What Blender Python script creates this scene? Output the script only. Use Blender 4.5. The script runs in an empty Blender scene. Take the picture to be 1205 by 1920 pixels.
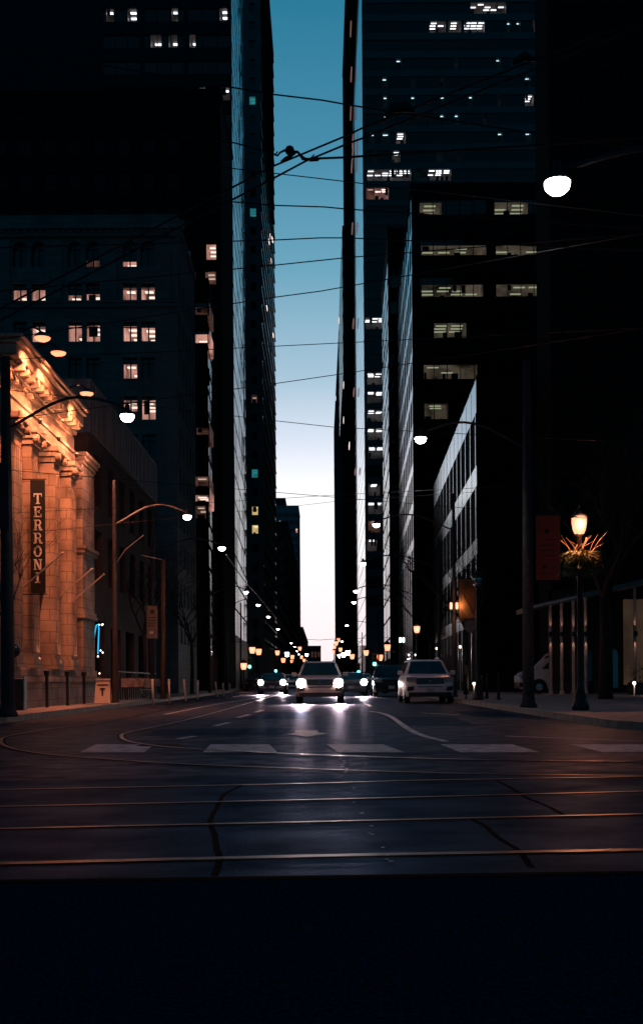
import bpy, math, random
from mathutils import Vector, Matrix
random.seed(7)
R = math.radians
S = bpy.context.scene
C = S.collection

# ---------------------------------------------------------------- camera
F, CX, CY, EYE, ROLL = 2200.0, 603.0, 1276.0, 0.95, R(0.38)     # focal length etc. in pixels of the 1205x1920 photograph
cam = bpy.data.objects.new('camera', bpy.data.cameras.new('camera')); C.objects.link(cam)
cam.location = (0, 0, EYE)
cam.rotation_euler = (Matrix.Rotation(-0.0, 3, 'Z') @ Matrix.Rotation(R(90), 3, 'X') @ Matrix.Rotation(-ROLL, 3, 'Z')).to_euler()
cam.data.sensor_fit = 'VERTICAL'; cam.data.sensor_height = 36; cam.data.lens = F / 1920 * 36
cam.data.shift_y = (CY - 960) / 1920; cam.data.shift_x = (602.5 - CX) / 1920
cam.data.clip_end = 6000; cam.data.clip_start = 0.05
S.camera = cam

# ---------------------------------------------------------------- dusk sky
W = bpy.data.worlds.new('World'); S.world = W; W.use_nodes = True
nt = W.node_tree; N = nt.nodes; L = nt.links; N.clear()
def ramp(nodes, stops, interp='LINEAR'):
    r = nodes.new('ShaderNodeValToRGB'); cr = r.color_ramp; cr.interpolation = interp
    while len(cr.elements) > 1: cr.elements.remove(cr.elements[-1])
    cr.elements[0].position = stops[0][0]; cr.elements[0].color = (*stops[0][1], 1)
    for p, c in stops[1:]:
        e = cr.elements.new(p); e.color = (*c, 1)
    return r
out = N.new('ShaderNodeOutputWorld'); bg = N.new('ShaderNodeBackground')
tc = N.new('ShaderNodeTexCoord'); sp = N.new('ShaderNodeSeparateXYZ'); L.new(tc.outputs['Generated'], sp.inputs[0])
glow = ramp(N, [(0, (1.0, .80, .82)), (.10, (1.0, .95, .97)), (.155, (1, 1, 1.02)), (.175, (.88, .90, .98)), (.20, (.68, .75, .86)), (.25, (.37, .53, .66)), (.33, (.145, .36, .49)),
                (.41, (.062, .25, .385)), (.50, (.024, .185, .305)), (.7, (.006, .07, .14)), (1, (.001, .009, .024))])
dark = ramp(N, [(0, (.004, .036, .056)), (.3, (.003, .038, .062)), (.7, (.001, .012, .030)), (1, (.001, .009, .024))])
L.new(sp.outputs['Z'], glow.inputs[0]); L.new(sp.outputs['Z'], dark.inputs[0])
az = N.new('ShaderNodeMapRange'); az.interpolation_type = 'SMOOTHSTEP'
az.inputs['From Min'].default_value = .72; az.inputs['From Max'].default_value = .985
flat = N.new('ShaderNodeVectorMath'); flat.operation = 'MULTIPLY'; flat.inputs[1].default_value = (1, 1, 0); L.new(tc.outputs['Generated'], flat.inputs[0])
nrm_ = N.new('ShaderNodeVectorMath'); nrm_.operation = 'NORMALIZE'; L.new(flat.outputs[0], nrm_.inputs[0])
sp2 = N.new('ShaderNodeSeparateXYZ'); L.new(nrm_.outputs[0], sp2.inputs[0])
L.new(sp2.outputs['Y'], az.inputs['Value'])
mx = N.new('ShaderNodeMix'); mx.data_type = 'RGBA'
L.new(az.outputs[0], mx.inputs['Factor']); L.new(dark.outputs[0], mx.inputs['A']); L.new(glow.outputs[0], mx.inputs['B'])
L.new(mx.outputs['Result'], bg.inputs['Color']); bg.inputs['Strength'].default_value = 1.08
L.new(bg.outputs[0], out.inputs[0])
S.view_settings.view_transform = 'Standard'; S.view_settings.look = 'None'; S.view_settings.gamma = 1; S.view_settings.exposure = 0
S.cycles.use_denoising = True; S.cycles.max_bounces = 6; S.cycles.sample_clamp_indirect = 4; S.cycles.caustics_reflective = False

# ---------------------------------------------------------------- pixel -> world
def un(px, py):
    dx, dy = px - CX, CY - py
    c, s = math.cos(ROLL), math.sin(ROLL)
    return dx * c + dy * s, -dx * s + dy * c
def P(px, py, D):
    dx, dy = un(px, py); return Vector((dx / F * D, D, EYE + dy / F * D))
def G(px, py, z=0.0):
    dx, dy = un(px, py); D = F * (EYE - z) / -dy; return Vector((dx / F * D, D, z))

# ---------------------------------------------------------------- materials
MATS = {}
def mat(name, col, rough=.6, metal=0, var=.25, scale=3, bump=0.0, bscale=None, spec=.5, emis=None, es=0, evar=0, stretch=None, stint=None, joints=None, gloss=None):
    if name in MATS: return MATS[name]
    m = bpy.data.materials.new(name); m.use_nodes = True; n = m.node_tree.nodes; l = m.node_tree.links
    b = n['Principled BSDF']; b.inputs['Roughness'].default_value = rough; b.inputs['Metallic'].default_value = metal
    b.inputs['Specular IOR Level'].default_value = spec
    if stint: b.inputs['Specular Tint'].default_value = (*stint, 1)
    t = n.new('ShaderNodeTexCoord'); mp = n.new('ShaderNodeMapping'); l.new(t.outputs['Object'], mp.inputs[0])
    if stretch: mp.inputs['Scale'].default_value = stretch
    nz = n.new('ShaderNodeTexNoise'); nz.inputs['Scale'].default_value = scale; nz.inputs['Detail'].default_value = 6; l.new(mp.outputs[0], nz.inputs[0])
    r = ramp(n, [(.3, tuple(c * (1 - var) for c in col)), (.7, tuple(min(1, c * (1 + var)) for c in col))])
    l.new(nz.outputs[0], r.inputs[0]); l.new(r.outputs[0], b.inputs['Base Color'])
    if joints:
        sx = n.new('ShaderNodeSeparateXYZ'); cx = n.new('ShaderNodeCombineXYZ'); l.new(t.outputs['Object'], sx.inputs[0])
        ad = n.new('ShaderNodeMath'); ad.operation = 'ADD'; l.new(sx.outputs[0], ad.inputs[0]); l.new(sx.outputs[1], ad.inputs[1])
        l.new(ad.outputs[0], cx.inputs[0]); l.new(sx.outputs[2], cx.inputs[1])
        bk = n.new('ShaderNodeTexBrick'); l.new(cx.outputs[0], bk.inputs['Vector']); bk.inputs['Scale'].default_value = 1
        bk.inputs['Brick Width'].default_value = joints[0]; bk.inputs['Row Height'].default_value = joints[1]; bk.inputs['Mortar Size'].default_value = joints[2]
        bk.inputs['Color1'].default_value = (1, 1, 1, 1); bk.inputs['Color2'].default_value = (.86, .85, .84, 1); bk.inputs['Mortar'].default_value = (.55, .53, .51, 1)
        ml = n.new('ShaderNodeMix'); ml.data_type = 'RGBA'; ml.blend_type = 'MULTIPLY'; ml.inputs['Factor'].default_value = 1
        l.new(r.outputs[0], ml.inputs['A']); l.new(bk.outputs['Color'], ml.inputs['B']); l.new(ml.outputs['Result'], b.inputs['Base Color'])
    if bump:
        n2 = n.new('ShaderNodeTexNoise'); n2.inputs['Scale'].default_value = bscale or scale * 8; n2.inputs['Detail'].default_value = 4; l.new(mp.outputs[0], n2.inputs[0])
        bp = n.new('ShaderNodeBump'); bp.inputs['Strength'].default_value = bump; bp.inputs['Distance'].default_value = .02
        l.new(n2.outputs[0], bp.inputs['Height']); l.new(bp.outputs[0], b.inputs['Normal'])
    if emis:
        b.inputs['Emission Color'].default_value = (*emis, 1); b.inputs['Emission Strength'].default_value = es
        if evar:
            mr = n.new('ShaderNodeMapRange'); mr.inputs['To Min'].default_value = es * (1 - evar); mr.inputs['To Max'].default_value = es * (1 + evar)
            mr.inputs['From Min'].default_value = .35; mr.inputs['From Max'].default_value = .65
            l.new(nz.outputs[0], mr.inputs['Value']); l.new(mr.outputs[0], b.inputs['Emission Strength'])
    if gloss:                              # worn, slightly polished road stones, gloss tinted blue to cool reflected light
        g = n.new('ShaderNodeBsdfGlossy'); g.inputs['Color'].default_value = (*gloss[0], 1); g.inputs['Roughness'].default_value = gloss[1]
        mxs = n.new('ShaderNodeMixShader'); mr = n.new('ShaderNodeMapRange'); mr.inputs['From Min'].default_value = .3; mr.inputs['From Max'].default_value = .7
        mr.inputs['To Min'].default_value = gloss[2] * .5; mr.inputs['To Max'].default_value = gloss[2] * 1.5; l.new(nz.outputs[0], mr.inputs['Value'])
        l.new(mr.outputs[0], mxs.inputs[0]); l.new(b.outputs[0], mxs.inputs[1]); l.new(g.outputs[0], mxs.inputs[2]); l.new(mxs.outputs[0], n['Material Output'].inputs['Surface'])
        if bump: l.new(bp.outputs[0], g.inputs['Normal'])
    MATS[name] = m; return m
asphalt = mat('asphalt', (.026, .030, .038), .9, spec=0, gloss=((.62, .74, 1), .38, .10), stint=(.42, .64, 1), var=.35, scale=2.2, bump=.35, bscale=60)
asphalt_rough = mat('asphalt_rough', (.012, .042, .075), .95, var=.9, scale=70, bump=1.0, bscale=120, spec=0)
concrete = mat('track_concrete', (.016, .030, .050), .9, spec=0, gloss=((.50, .70, 1), .40, .075), var=.35, scale=1.3, bump=.25, bscale=50)
pave = mat('pavement_concrete', (.25, .22, .22), .8, var=.25, scale=3, bump=.3)
kerbm = mat('kerb_stone', (.26, .24, .22), .7, var=.35, scale=5, bump=.3)
steel = mat('rail_steel', (.024, .042, .068), .36, 1, var=1, scale=.55)  # strong tone noise breaks the rail's shine into painted glints
steel_hi = mat('highlight_rail_steel', (.42, .44, .50), .28, 1, var=.6, scale=1.2)  # brighter copy of the rail steel, puts the curve's highlight into its colour
groove = mat('rail_groove', (.006, .006, .008), .9, spec=.05)
paint = mat('road_paint', (.40, .46, .56), .6, var=.6, scale=5, spec=.3)
tar = mat('tar_seal', (.003, .003, .004), .95, spec=.02)
glassd = mat('dark_glass', (.006, .010, .014), .06, spec=.9, var=.3, bump=.04, bscale=.6)
glassb = mat('coated_blue_glass', (.50, .60, .66), .05, 1, var=.3, scale=.15)
glassk = mat('tower_front_glass', (.008, .020, .028), .12, spec=.8, var=.3)
stone_d = mat('dark_stone', (.045, .045, .05), .8, var=.25, scale=.8, bump=.2)
stone_t = mat('pale_classical_stone', (.13, .17, .185), .85, joints=(1.4, .6, .02), var=.2, scale=.7, bump=.2)
black_p = mat('black_panel', (.008, .009, .012), .85, spec=.12, var=.3, scale=.4)
grey_p = mat('grey_panel', (.05, .055, .06), .5, var=.2, scale=.4)
teal_p = mat('tower_spandrel', (.05, .11, .13), .45, var=.2, scale=.2)
pale_p = mat('pale_spandrel', (.42, .44, .48), .25, var=.2, scale=.6)
brick = mat('dark_brick', (.045, .030, .028), .85, var=.4, scale=1.5, bump=.3)
warmst = mat('sandstone', (.38, .31, .26), .8, var=.4, scale=1.1, bump=.7, bscale=14, joints=(.9, .38, .018))
blk = mat('black_paint', (.012, .012, .014), .4)
polem = mat('pole_grey', (.032, .030, .036), .75, spec=.3, var=.3, scale=6)
polew = mat('pole_galvanised', (.30, .29, .28), .45, .4, var=.2)
wood = mat('utility_wood', (.13, .085, .05), .85, var=.4, scale=3, stretch=(8, 8, .5))
bark = mat('bark', (.022, .017, .015), .9, var=.4, scale=12, bump=.5)
whitep = mat('white_panel', (.62, .55, .5), .6, var=.12)
wirem = mat('wire_black', (.01, .01, .01), .6)
leafm = mat('basket_leaf', (.14, .15, .06), .8, var=.5, scale=20)
reedm = mat('dry_reed', (.30, .2, .13), .8, var=.2)
redm = mat('banner_orange_red', (.60, .07, .035), .8, var=.2, scale=2)
yelm = mat('banner_ochre', (.14, .065, .025), .8, var=.2, scale=2)
rubber = mat('tyre_rubber', (.012, .012, .012), .85)
chrome = mat('chrome', (.6, .6, .6), .15, 1)
carglass = mat('car_glass', (.01, .045, .06), .05, spec=1, var=.1)
glassp = mat('pale_glossy_panel', (.60, .58, .66), .14, 1, var=.2)
def E(name, col, s, var=0, scale=1.0): return mat(name, (.02, .02, .02), .5, emis=col, es=s, evar=var, scale=scale)
lampw = E('lamp_white', (1, .93, .9), 22)
lampo = E('lamp_orange', (1, .32, .17), 2.3)
lampf = E('flood_orange', (1, .27, .13), 2.3)
headm = E('headlight_lit', (1, .80, .74), 60)
headw = E('headlight_cool', (.9, .95, 1), 60)
bulbm = E('small_bulb', (1, .75, .6), 5)
neonb = E('blue_neon', (.02, .45, .8), 1.3)
sigc = E('signal_green', (.10, .80, .85), 9)
fard = mat('far_dark', (.006, .011, .014), .95, spec=0, var=.4, scale=.2)
ROOM = {  # back wall emission, ceiling panel emission
 'warm': (E('room_warm', (1, .46, .36), .36, .8, .45), E('ceiling_warm', (1, .78, .66), 1.3)),
 'dim': (E('room_dim', (1, .45, .35), .05, .8, .5), E('ceiling_dim', (1, .7, .55), .6)),
 'cool': (E('room_cool', (.5, .42, .42), .035, .9, .3), E('ceiling_cool', (.9, .93, 1), 2.6)),
 'dots': (E('room_dots', (.10, .25, .32), .012, .8, .4), E('ceiling_dots', (.55, .85, 1), 1.6)),
 'green': (E('room_green', (.80, .64, .46), .045, .95, .35), E('ceiling_green', (.85, .95, .6), .32)),
 'yellow': (E('room_yellow', (1, .72, .30), .5, .3), E('ceiling_yellow', (1, .8, .4), 1.2)),
 'teal': (E('room_teal', (.03, .35, .40), .35, .3), E('ceiling_teal', (.05, .6, .55), .4)),
 'pink': (E('room_pink', (1, .45, .4), .12, .6), E('ceiling_pink', (1, .72, .68), 3)),
}

# ---------------------------------------------------------------- mesh builder
blind = mat('blind_fabric', (.05, .05, .05), .9)
class MB:
    def __init__(s): s.v = []; s.f = []; s.m = []; s.mats = []
    def mi(s, m):
        if m not in s.mats: s.mats.append(m)
        return s.mats.index(m)
    def add(s, vs, fs, m):
        o = len(s.v); s.v += [Vector(v) for v in vs]; k = s.mi(m)
        for f in fs: s.f.append([i + o for i in f]); s.m.append(k)
        return s
    def quad(s, a, b, c, d, m): return s.add([a, b, c, d], [(0, 1, 2, 3)], m)
    def box(s, x0, x1, y0, y1, z0, z1, m):
        return s.add([(x, y, z) for z in (z0, z1) for y in (y0, y1) for x in (x0, x1)],
                     [(0, 2, 3, 1), (4, 5, 7, 6), (0, 1, 5, 4), (2, 6, 7, 3), (0, 4, 6, 2), (1, 3, 7, 5)], m)
    def bar(s, p, q, w, h, m, up=Vector((0, 0, 1))):
        p, q = Vector(p), Vector(q); d = (q - p).normalized(); a = d.cross(up)
        if a.length < 1e-4: a = Vector((1, 0, 0))
        a.normalize(); b = a.cross(d)
        vs = [c + a * w / 2 * i + b * h / 2 * j for c in (p, q) for j in (-1, 1) for i in (-1, 1)]
        return s.add(vs, [(0, 2, 3, 1), (4, 5, 7, 6), (0, 1, 5, 4), (2, 6, 7, 3), (0, 4, 6, 2), (1, 3, 7, 5)], m)
    def tube(s, pts, r, m, n=8, caps=True):
        pts = [Vector(p) for p in pts]; rs = r if isinstance(r, (list, tuple)) else [r] * len(pts)
        vs = []; ref = None
        for i, p in enumerate(pts):
            d = (pts[min(i + 1, len(pts) - 1)] - pts[max(i - 1, 0)]).normalized()
            if ref is None: ref = d.cross(Vector((0, 0, 1)) if abs(d.z) < .9 else Vector((1, 0, 0))).normalized()
            a = (ref - d * ref.dot(d)).normalized(); b = d.cross(a); ref = a
            for k in range(n):
                t = 2 * math.pi * k / n; vs.append(p + (a * math.cos(t) + b * math.sin(t)) * rs[i])
        fs = [(i * n + k, i * n + (k + 1) % n, (i + 1) * n + (k + 1) % n, (i + 1) * n + k) for i in range(len(pts) - 1) for k in range(n)]
        if caps: fs += [tuple(range(n - 1, -1, -1)), tuple(range((len(pts) - 1) * n, len(pts) * n))]
        return s.add(vs, fs, m)
    def lathe(s, prof, c, m, n=20, axis='Z'):
        c = Vector(c); vs = []
        for r, h in prof:
            for k in range(n):
                t = 2 * math.pi * k / n; a, b = r * math.cos(t), r * math.sin(t)
                vs.append(c + (Vector((a, b, h)) if axis == 'Z' else Vector((a, h, b)) if axis == 'Y' else Vector((h, a, b))))
        q = len(prof)
        fs = [(i * n + k, i * n + (k + 1) % n, (i + 1) * n + (k + 1) % n, (i + 1) * n + k) for i in range(q - 1) for k in range(n)]
        fs += [tuple(range(n - 1, -1, -1)), tuple(range((q - 1) * n, q * n))]
        return s.add(vs, fs, m)
    def prism(s, outline, o, ax, ay, az, m):           # outline in (ax, ay), extruded by az
        o, ax, ay, az = map(Vector, (o, ax, ay, az)); n = len(outline)
        vs = [o + ax * x + ay * y for x, y in outline]; vs += [v + az for v in vs]
        return s.add(vs, [tuple(range(n)), tuple(range(2 * n - 1, n - 1, -1))] + [(i, (i + 1) % n, (i + 1) % n + n, i + n) for i in range(n)], m)
    def ribbon(s, pts, w, z, m):
        pts = [Vector((p[0], p[1], 0)) for p in pts]; vs = []
        for i, p in enumerate(pts):
            d = (pts[min(i + 1, len(pts) - 1)] - pts[max(i - 1, 0)]).normalized(); a = Vector((-d.y, d.x, 0)) * w / 2
            vs += [(p.x - a.x, p.y - a.y, z), (p.x + a.x, p.y + a.y, z)]
        return s.add(vs, [(2 * i, 2 * i + 1, 2 * i + 3, 2 * i + 2) for i in range(len(pts) - 1)], m)
    def build(s, name, parent=None, smooth=False, bevel=0, sub=0):
        off = Vector((0, 0, 0)); q = parent
        while q is not None: off += q.location; q = q.parent
        me = bpy.data.meshes.new(name); me.from_pydata([v - off for v in s.v], [], s.f)
        for m in s.mats: me.materials.append(m)
        me.polygons.foreach_set('material_index', s.m)
        if smooth: me.polygons.foreach_set('use_smooth', [True] * len(me.polygons))
        me.update(); o = bpy.data.objects.new(name, me); C.objects.link(o)
        if parent is not None: o.parent = parent
        if bevel: b = o.modifiers.new('b', 'BEVEL'); b.width = bevel; b.segments = 2; b.limit_method = 'ANGLE'
        if sub: b = o.modifiers.new('s', 'SUBSURF'); b.levels = b.render_levels = sub
        return o
def tag(o, label=None, cat=None, group=None, kind=None):
    if label: o['label'] = label
    if cat: o['category'] = cat
    if group: o['group'] = group
    if kind: o['kind'] = kind
    return o
def thing(name, label, cat, loc=(0, 0, 0), group=None):
    o = bpy.data.objects.new(name, None); o.empty_display_size = .3; C.objects.link(o); o.location = loc
    return tag(o, label, cat, group)
def clone(root, loc, label=None, rz=None, scale=None, group=None):
    def cp(o, par):
        c = o.copy(); C.objects.link(c)
        if par is not None: c.parent = par
        for ch in o.children: cp(ch, c)
        return c
    r = cp(root, None); r.location = loc
    if label: r['label'] = label
    if rz is not None: r.rotation_euler = (0, 0, rz)
    if scale: r.scale = (scale,) * 3
    return r
def light(kind, loc, energy, col, parent=None, size=.1, aim=None, cone=None, blend=.5, name='lamp_light'):
    d = bpy.data.lights.new(name, kind); d.energy = energy; d.color = col; d.shadow_soft_size = size
    o = bpy.data.objects.new(name, d); C.objects.link(o)
    off = Vector((0, 0, 0)); q = parent
    while q is not None: off += q.location; q = q.parent
    o.location = Vector(loc) - off; o.parent = parent
    if kind == 'SPOT':
        d.spot_size = cone; d.spot_blend = blend
        o.rotation_euler = (Vector(aim) - Vector(loc)).to_track_quat('-Z', 'Y').to_euler()
    return o

# ---------------------------------------------------------------- ground
XL, XR = -9.5, 10.0            # building lines
KL, KR = -7.45, 5.55            # kerb lines
tag(MB().quad((-120, -60, 0), (120, -60, 0), (120, 1300, 0), (-120, 1300, 0), asphalt).build('road'), kind='structure')
m = MB(); m.quad((-60, -20, .004), (60, -20, .004), tuple(G(1400, 1634)[:2]) + (.004,), tuple(G(-200, 1657)[:2]) + (.004,), asphalt_rough)
tag(m.build('near_road'), kind='structure')
def slab(name, pts, label=None):
    mb = MB(); n = len(pts)
    mb.add([(x, y, .15) for x, y in pts], [tuple(range(n))], pave)
    mb.build(name); tag(bpy.data.objects[name], kind='structure')
def kerb(name, pts, side):
    mb = MB()
    for i in range(len(pts) - 1):
        (x0, y0), (x1, y1) = pts[i], pts[i + 1]; d = Vector((x1 - x0, y1 - y0, 0)).normalized(); a = Vector((-d.y, d.x, 0)) * .16 * side
        mb.add([(x0, y0, 0), (x1, y1, 0), (x1, y1, .154), (x0, y0, .154), (x1 + a.x, y1 + a.y, .154), (x0 + a.x, y0 + a.y, .154)], [(0, 1, 2, 3), (3, 2, 4, 5)], kerbm)
    tag(mb.build(name), kind='structure')
arcR = [(KR + 4 - 4 * math.cos(R(a)), 23 - 4 * math.sin(R(a))) for a in range(0, 91, 10)]
rp = [(KR, 1200)] + [(KR, y) for y in (400, 200, 120, 80, 60, 50, 40, 32, 26)] + arcR + [(60, 19)]
slab('right_pavement', rp + [(60, 1200)]); kerb('right_kerb', rp, 1)
arcL = [(KL - 4 + 4 * math.cos(R(a)), 26 - 4 * math.sin(R(a))) for a in range(0, 91, 10)]
lp = [(KL, 1200)] + [(KL, y) for y in (400, 200, 120, 80, 60, 50, 40, 32)] + arcL + [(-60, 22)]
slab('left_pavement', lp + [(-60, 1200)]); kerb('left_kerb', lp, -1)

# tram track bed, rails, markings
a0, a1 = G(-200, 1656), G(1400, 1633); b0, b1 = G(-200, 1470), G(1400, 1440)
tag(MB().quad((a0.x, a0.y, .006), (a1.x, a1.y, .006), (b1.x * 1.3, b1.y, .006), (b0.x * 1.3, b0.y, .006), concrete).build('track_bed'), kind='structure')
def smoothpts(px, k=6, z=0):
    w = [G(*p) for p in px]; r = []
    w = [w[0] * 2 - w[1]] + w + [w[-1] * 2 - w[-2]]
    for i in range(1, len(w) - 2):
        for t in range(k):
            t /= k; p0, p1, p2, p3 = w[i - 1:i + 3]
            r.append(.5 * ((2 * p1) + (p2 - p0) * t + (2 * p0 - 5 * p1 + 4 * p2 - p3) * t * t + (3 * p1 - p0 - 3 * p2 + p3) * t ** 3))
    return r + [w[-2]]
def rail(px, label, k=6, w=.065, sm=None):
    pts = smoothpts(px, k); t = thing('tram_rail', label, 'rail', (pts[0].x, pts[0].y, 0), 'tram rails set in the road')
    MB().ribbon(pts, .15, .009, groove).build('groove', t)
    MB().ribbon(pts, w, .013, sm or steel).build('rail_head', t)
rail([(-250, 1490), (0, 1483), (308, 1477), (620, 1470), (800, 1465), (1205, 1458), (1450, 1452)], 'farthest of the four straight tram rails crossing the street')
rail([(-250, 1521), (0, 1515), (620, 1501), (1205, 1486), (1450, 1480)], 'second straight tram rail from the far side, dull and thin')
rail([(-250, 1564), (0, 1557), (620, 1543), (1205, 1529), (1450, 1523)], 'third straight tram rail from the far side, shining orange at its left')
rail([(-250, 1628), (0, 1623), (620, 1608), (1205, 1597), (1450, 1591)], 'nearest straight tram rail, wide and dark in the foreground', w=.09)
rail([(560, 1293), (514, 1305), (430, 1329), (360, 1348), (288, 1364), (244, 1373), (228, 1380), (242, 1391), (309, 1401), (411, 1408), (600, 1417), (851, 1425), (1205, 1430), (1400, 1432)],
     'inner curved tram rail bending sharply into the far street', 8, sm=steel_hi)
rail([(520, 1293), (440, 1306), (309, 1331), (206, 1352), (77, 1370), (14, 1382), (2, 1390), (14, 1401), (77, 1414), (206, 1425), (360, 1435), (600, 1444), (750, 1449), (901, 1453), (1205, 1456.5)],
     'outer curved tram rail bending widely into the far street', 8)
mb = MB()
for a, b in (((150, 1391), (1350, 1396)), ((150, 1414), (1350, 1411))):
    mb.ribbon([G(*a), G(*b)], .10, .008, MATS['track_concrete'])
for y0, y1 in ((1396.5, 1411.5),):
    for (a, b, c, d) in ((395, 505, 520, 380), (612, 718, 758, 634), (825, 960, 1012, 862), (1065, 1230, 1330, 1130), (180, 290, 270, 150)):
        mb.quad(*[tuple(G(x, y)[:2]) + (.0075,) for x, y in ((a, y0), (b, y0), (c, y1), (d, y1))], paint)
tag(mb.build('crosswalk_marking'), kind='structure')
mb = MB()
def gq(pts, z=.0085): mb.add([tuple(G(*p)[:2]) + (z,) for p in pts], [tuple(range(len(pts)))], paint)
mb.ribbon(smoothpts([(693, 1334), (712, 1337), (732, 1344), (762, 1365), (790, 1379), (835, 1391)]), .13, .0085, paint)
for a, b in (((674, 1312), (680, 1315)), ((686, 1320), (695, 1325)), ((402, 1362), (430, 1355)), ((445, 1346), (468, 1340)), ((478, 1336), (492, 1332)), ((335, 1386), (365, 1381)), ((664, 1304), (669, 1307))):
    mb.ribbon([G(*a), G(*b)], .14, .0085, paint)
mb.ribbon(smoothpts([(545, 1296), (470, 1310), (400, 1322), (309, 1340)]), .12, .0085, paint)
mb.ribbon([G(950, 1381), G(1205, 1391)], .14, .0085, paint)
mb.ribbon([G(786, 1337), G(860, 1341)], .12, .0085, paint)
gq([(553, 1370), (595, 1370), (597, 1374), (616, 1376), (575, 1382), (538, 1377), (553, 1375)])
random.seed(3)
wl = smoothpts([(628, 1393), (645, 1440), (662, 1484), (682, 1540), (705, 1577), (727, 1628)], 14)
for i, p in enumerate(wl):
    if random.random() < (.9 if i < 18 else .3):
        a = random.uniform(.025, .045) * (1 if i < 18 else .6); q = p + Vector((random.uniform(-.03, .03), 0, 0))
        mb.add([(q.x + a * .9 * math.cos(t) * random.uniform(.5, 1.1), q.y + a * math.sin(t) * random.uniform(.5, 1.8), .0145) for t in [k * 1.047 for k in range(6)]], [tuple(range(6))], paint)
tag(mb.build('lane_marking'), kind='structure')
mb = MB()
for pl in ([(452, 1474), (430, 1486), (408, 1508), (398, 1540), (401, 1575), (412, 1602), (400, 1645)], [(930, 1465), (975, 1490), (1010, 1508), (1060, 1530)], [(880, 1537), (920, 1560), (962, 1593), (1000, 1630)]):
    pts = smoothpts(pl, 8)
    for i, p in enumerate(pts): p.x += .012 * math.sin(i * .45) + random.uniform(-.004, .004)
    mb.ribbon(pts, .038, .0075, tar)
mb.ribbon([G(-250, 1659), G(1450, 1635)], .09, .0075, tar)
tag(mb.build('road_seam'), kind='structure')
# manhole, patches
mb = MB(); c = G(300, 1398)
mb.add([(c.x + .35 * math.cos(t * .39), c.y + .35 * math.sin(t * .39), .008) for t in range(16)], [tuple(range(16))], groove)
for (x, y, w, h) in ((-3.2, 20.5, 2.5, 3), (1.6, 24, 1.6, 6), (3.9, 30, 1.2, 5), (-1.9, 29, 1.5, 7)):
    mb.quad((x, y, .004), (x + w, y, .004), (x + w + .1, y + h, .004), (x, y + h, .004), mat('road_patch', (.010, .018, .030), .9, spec=0, gloss=((.42, .66, 1), .38, .07), stint=(.42, .64, 1), bump=.3, bscale=60))
tag(mb.build('road_patches'), kind='structure')

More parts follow.
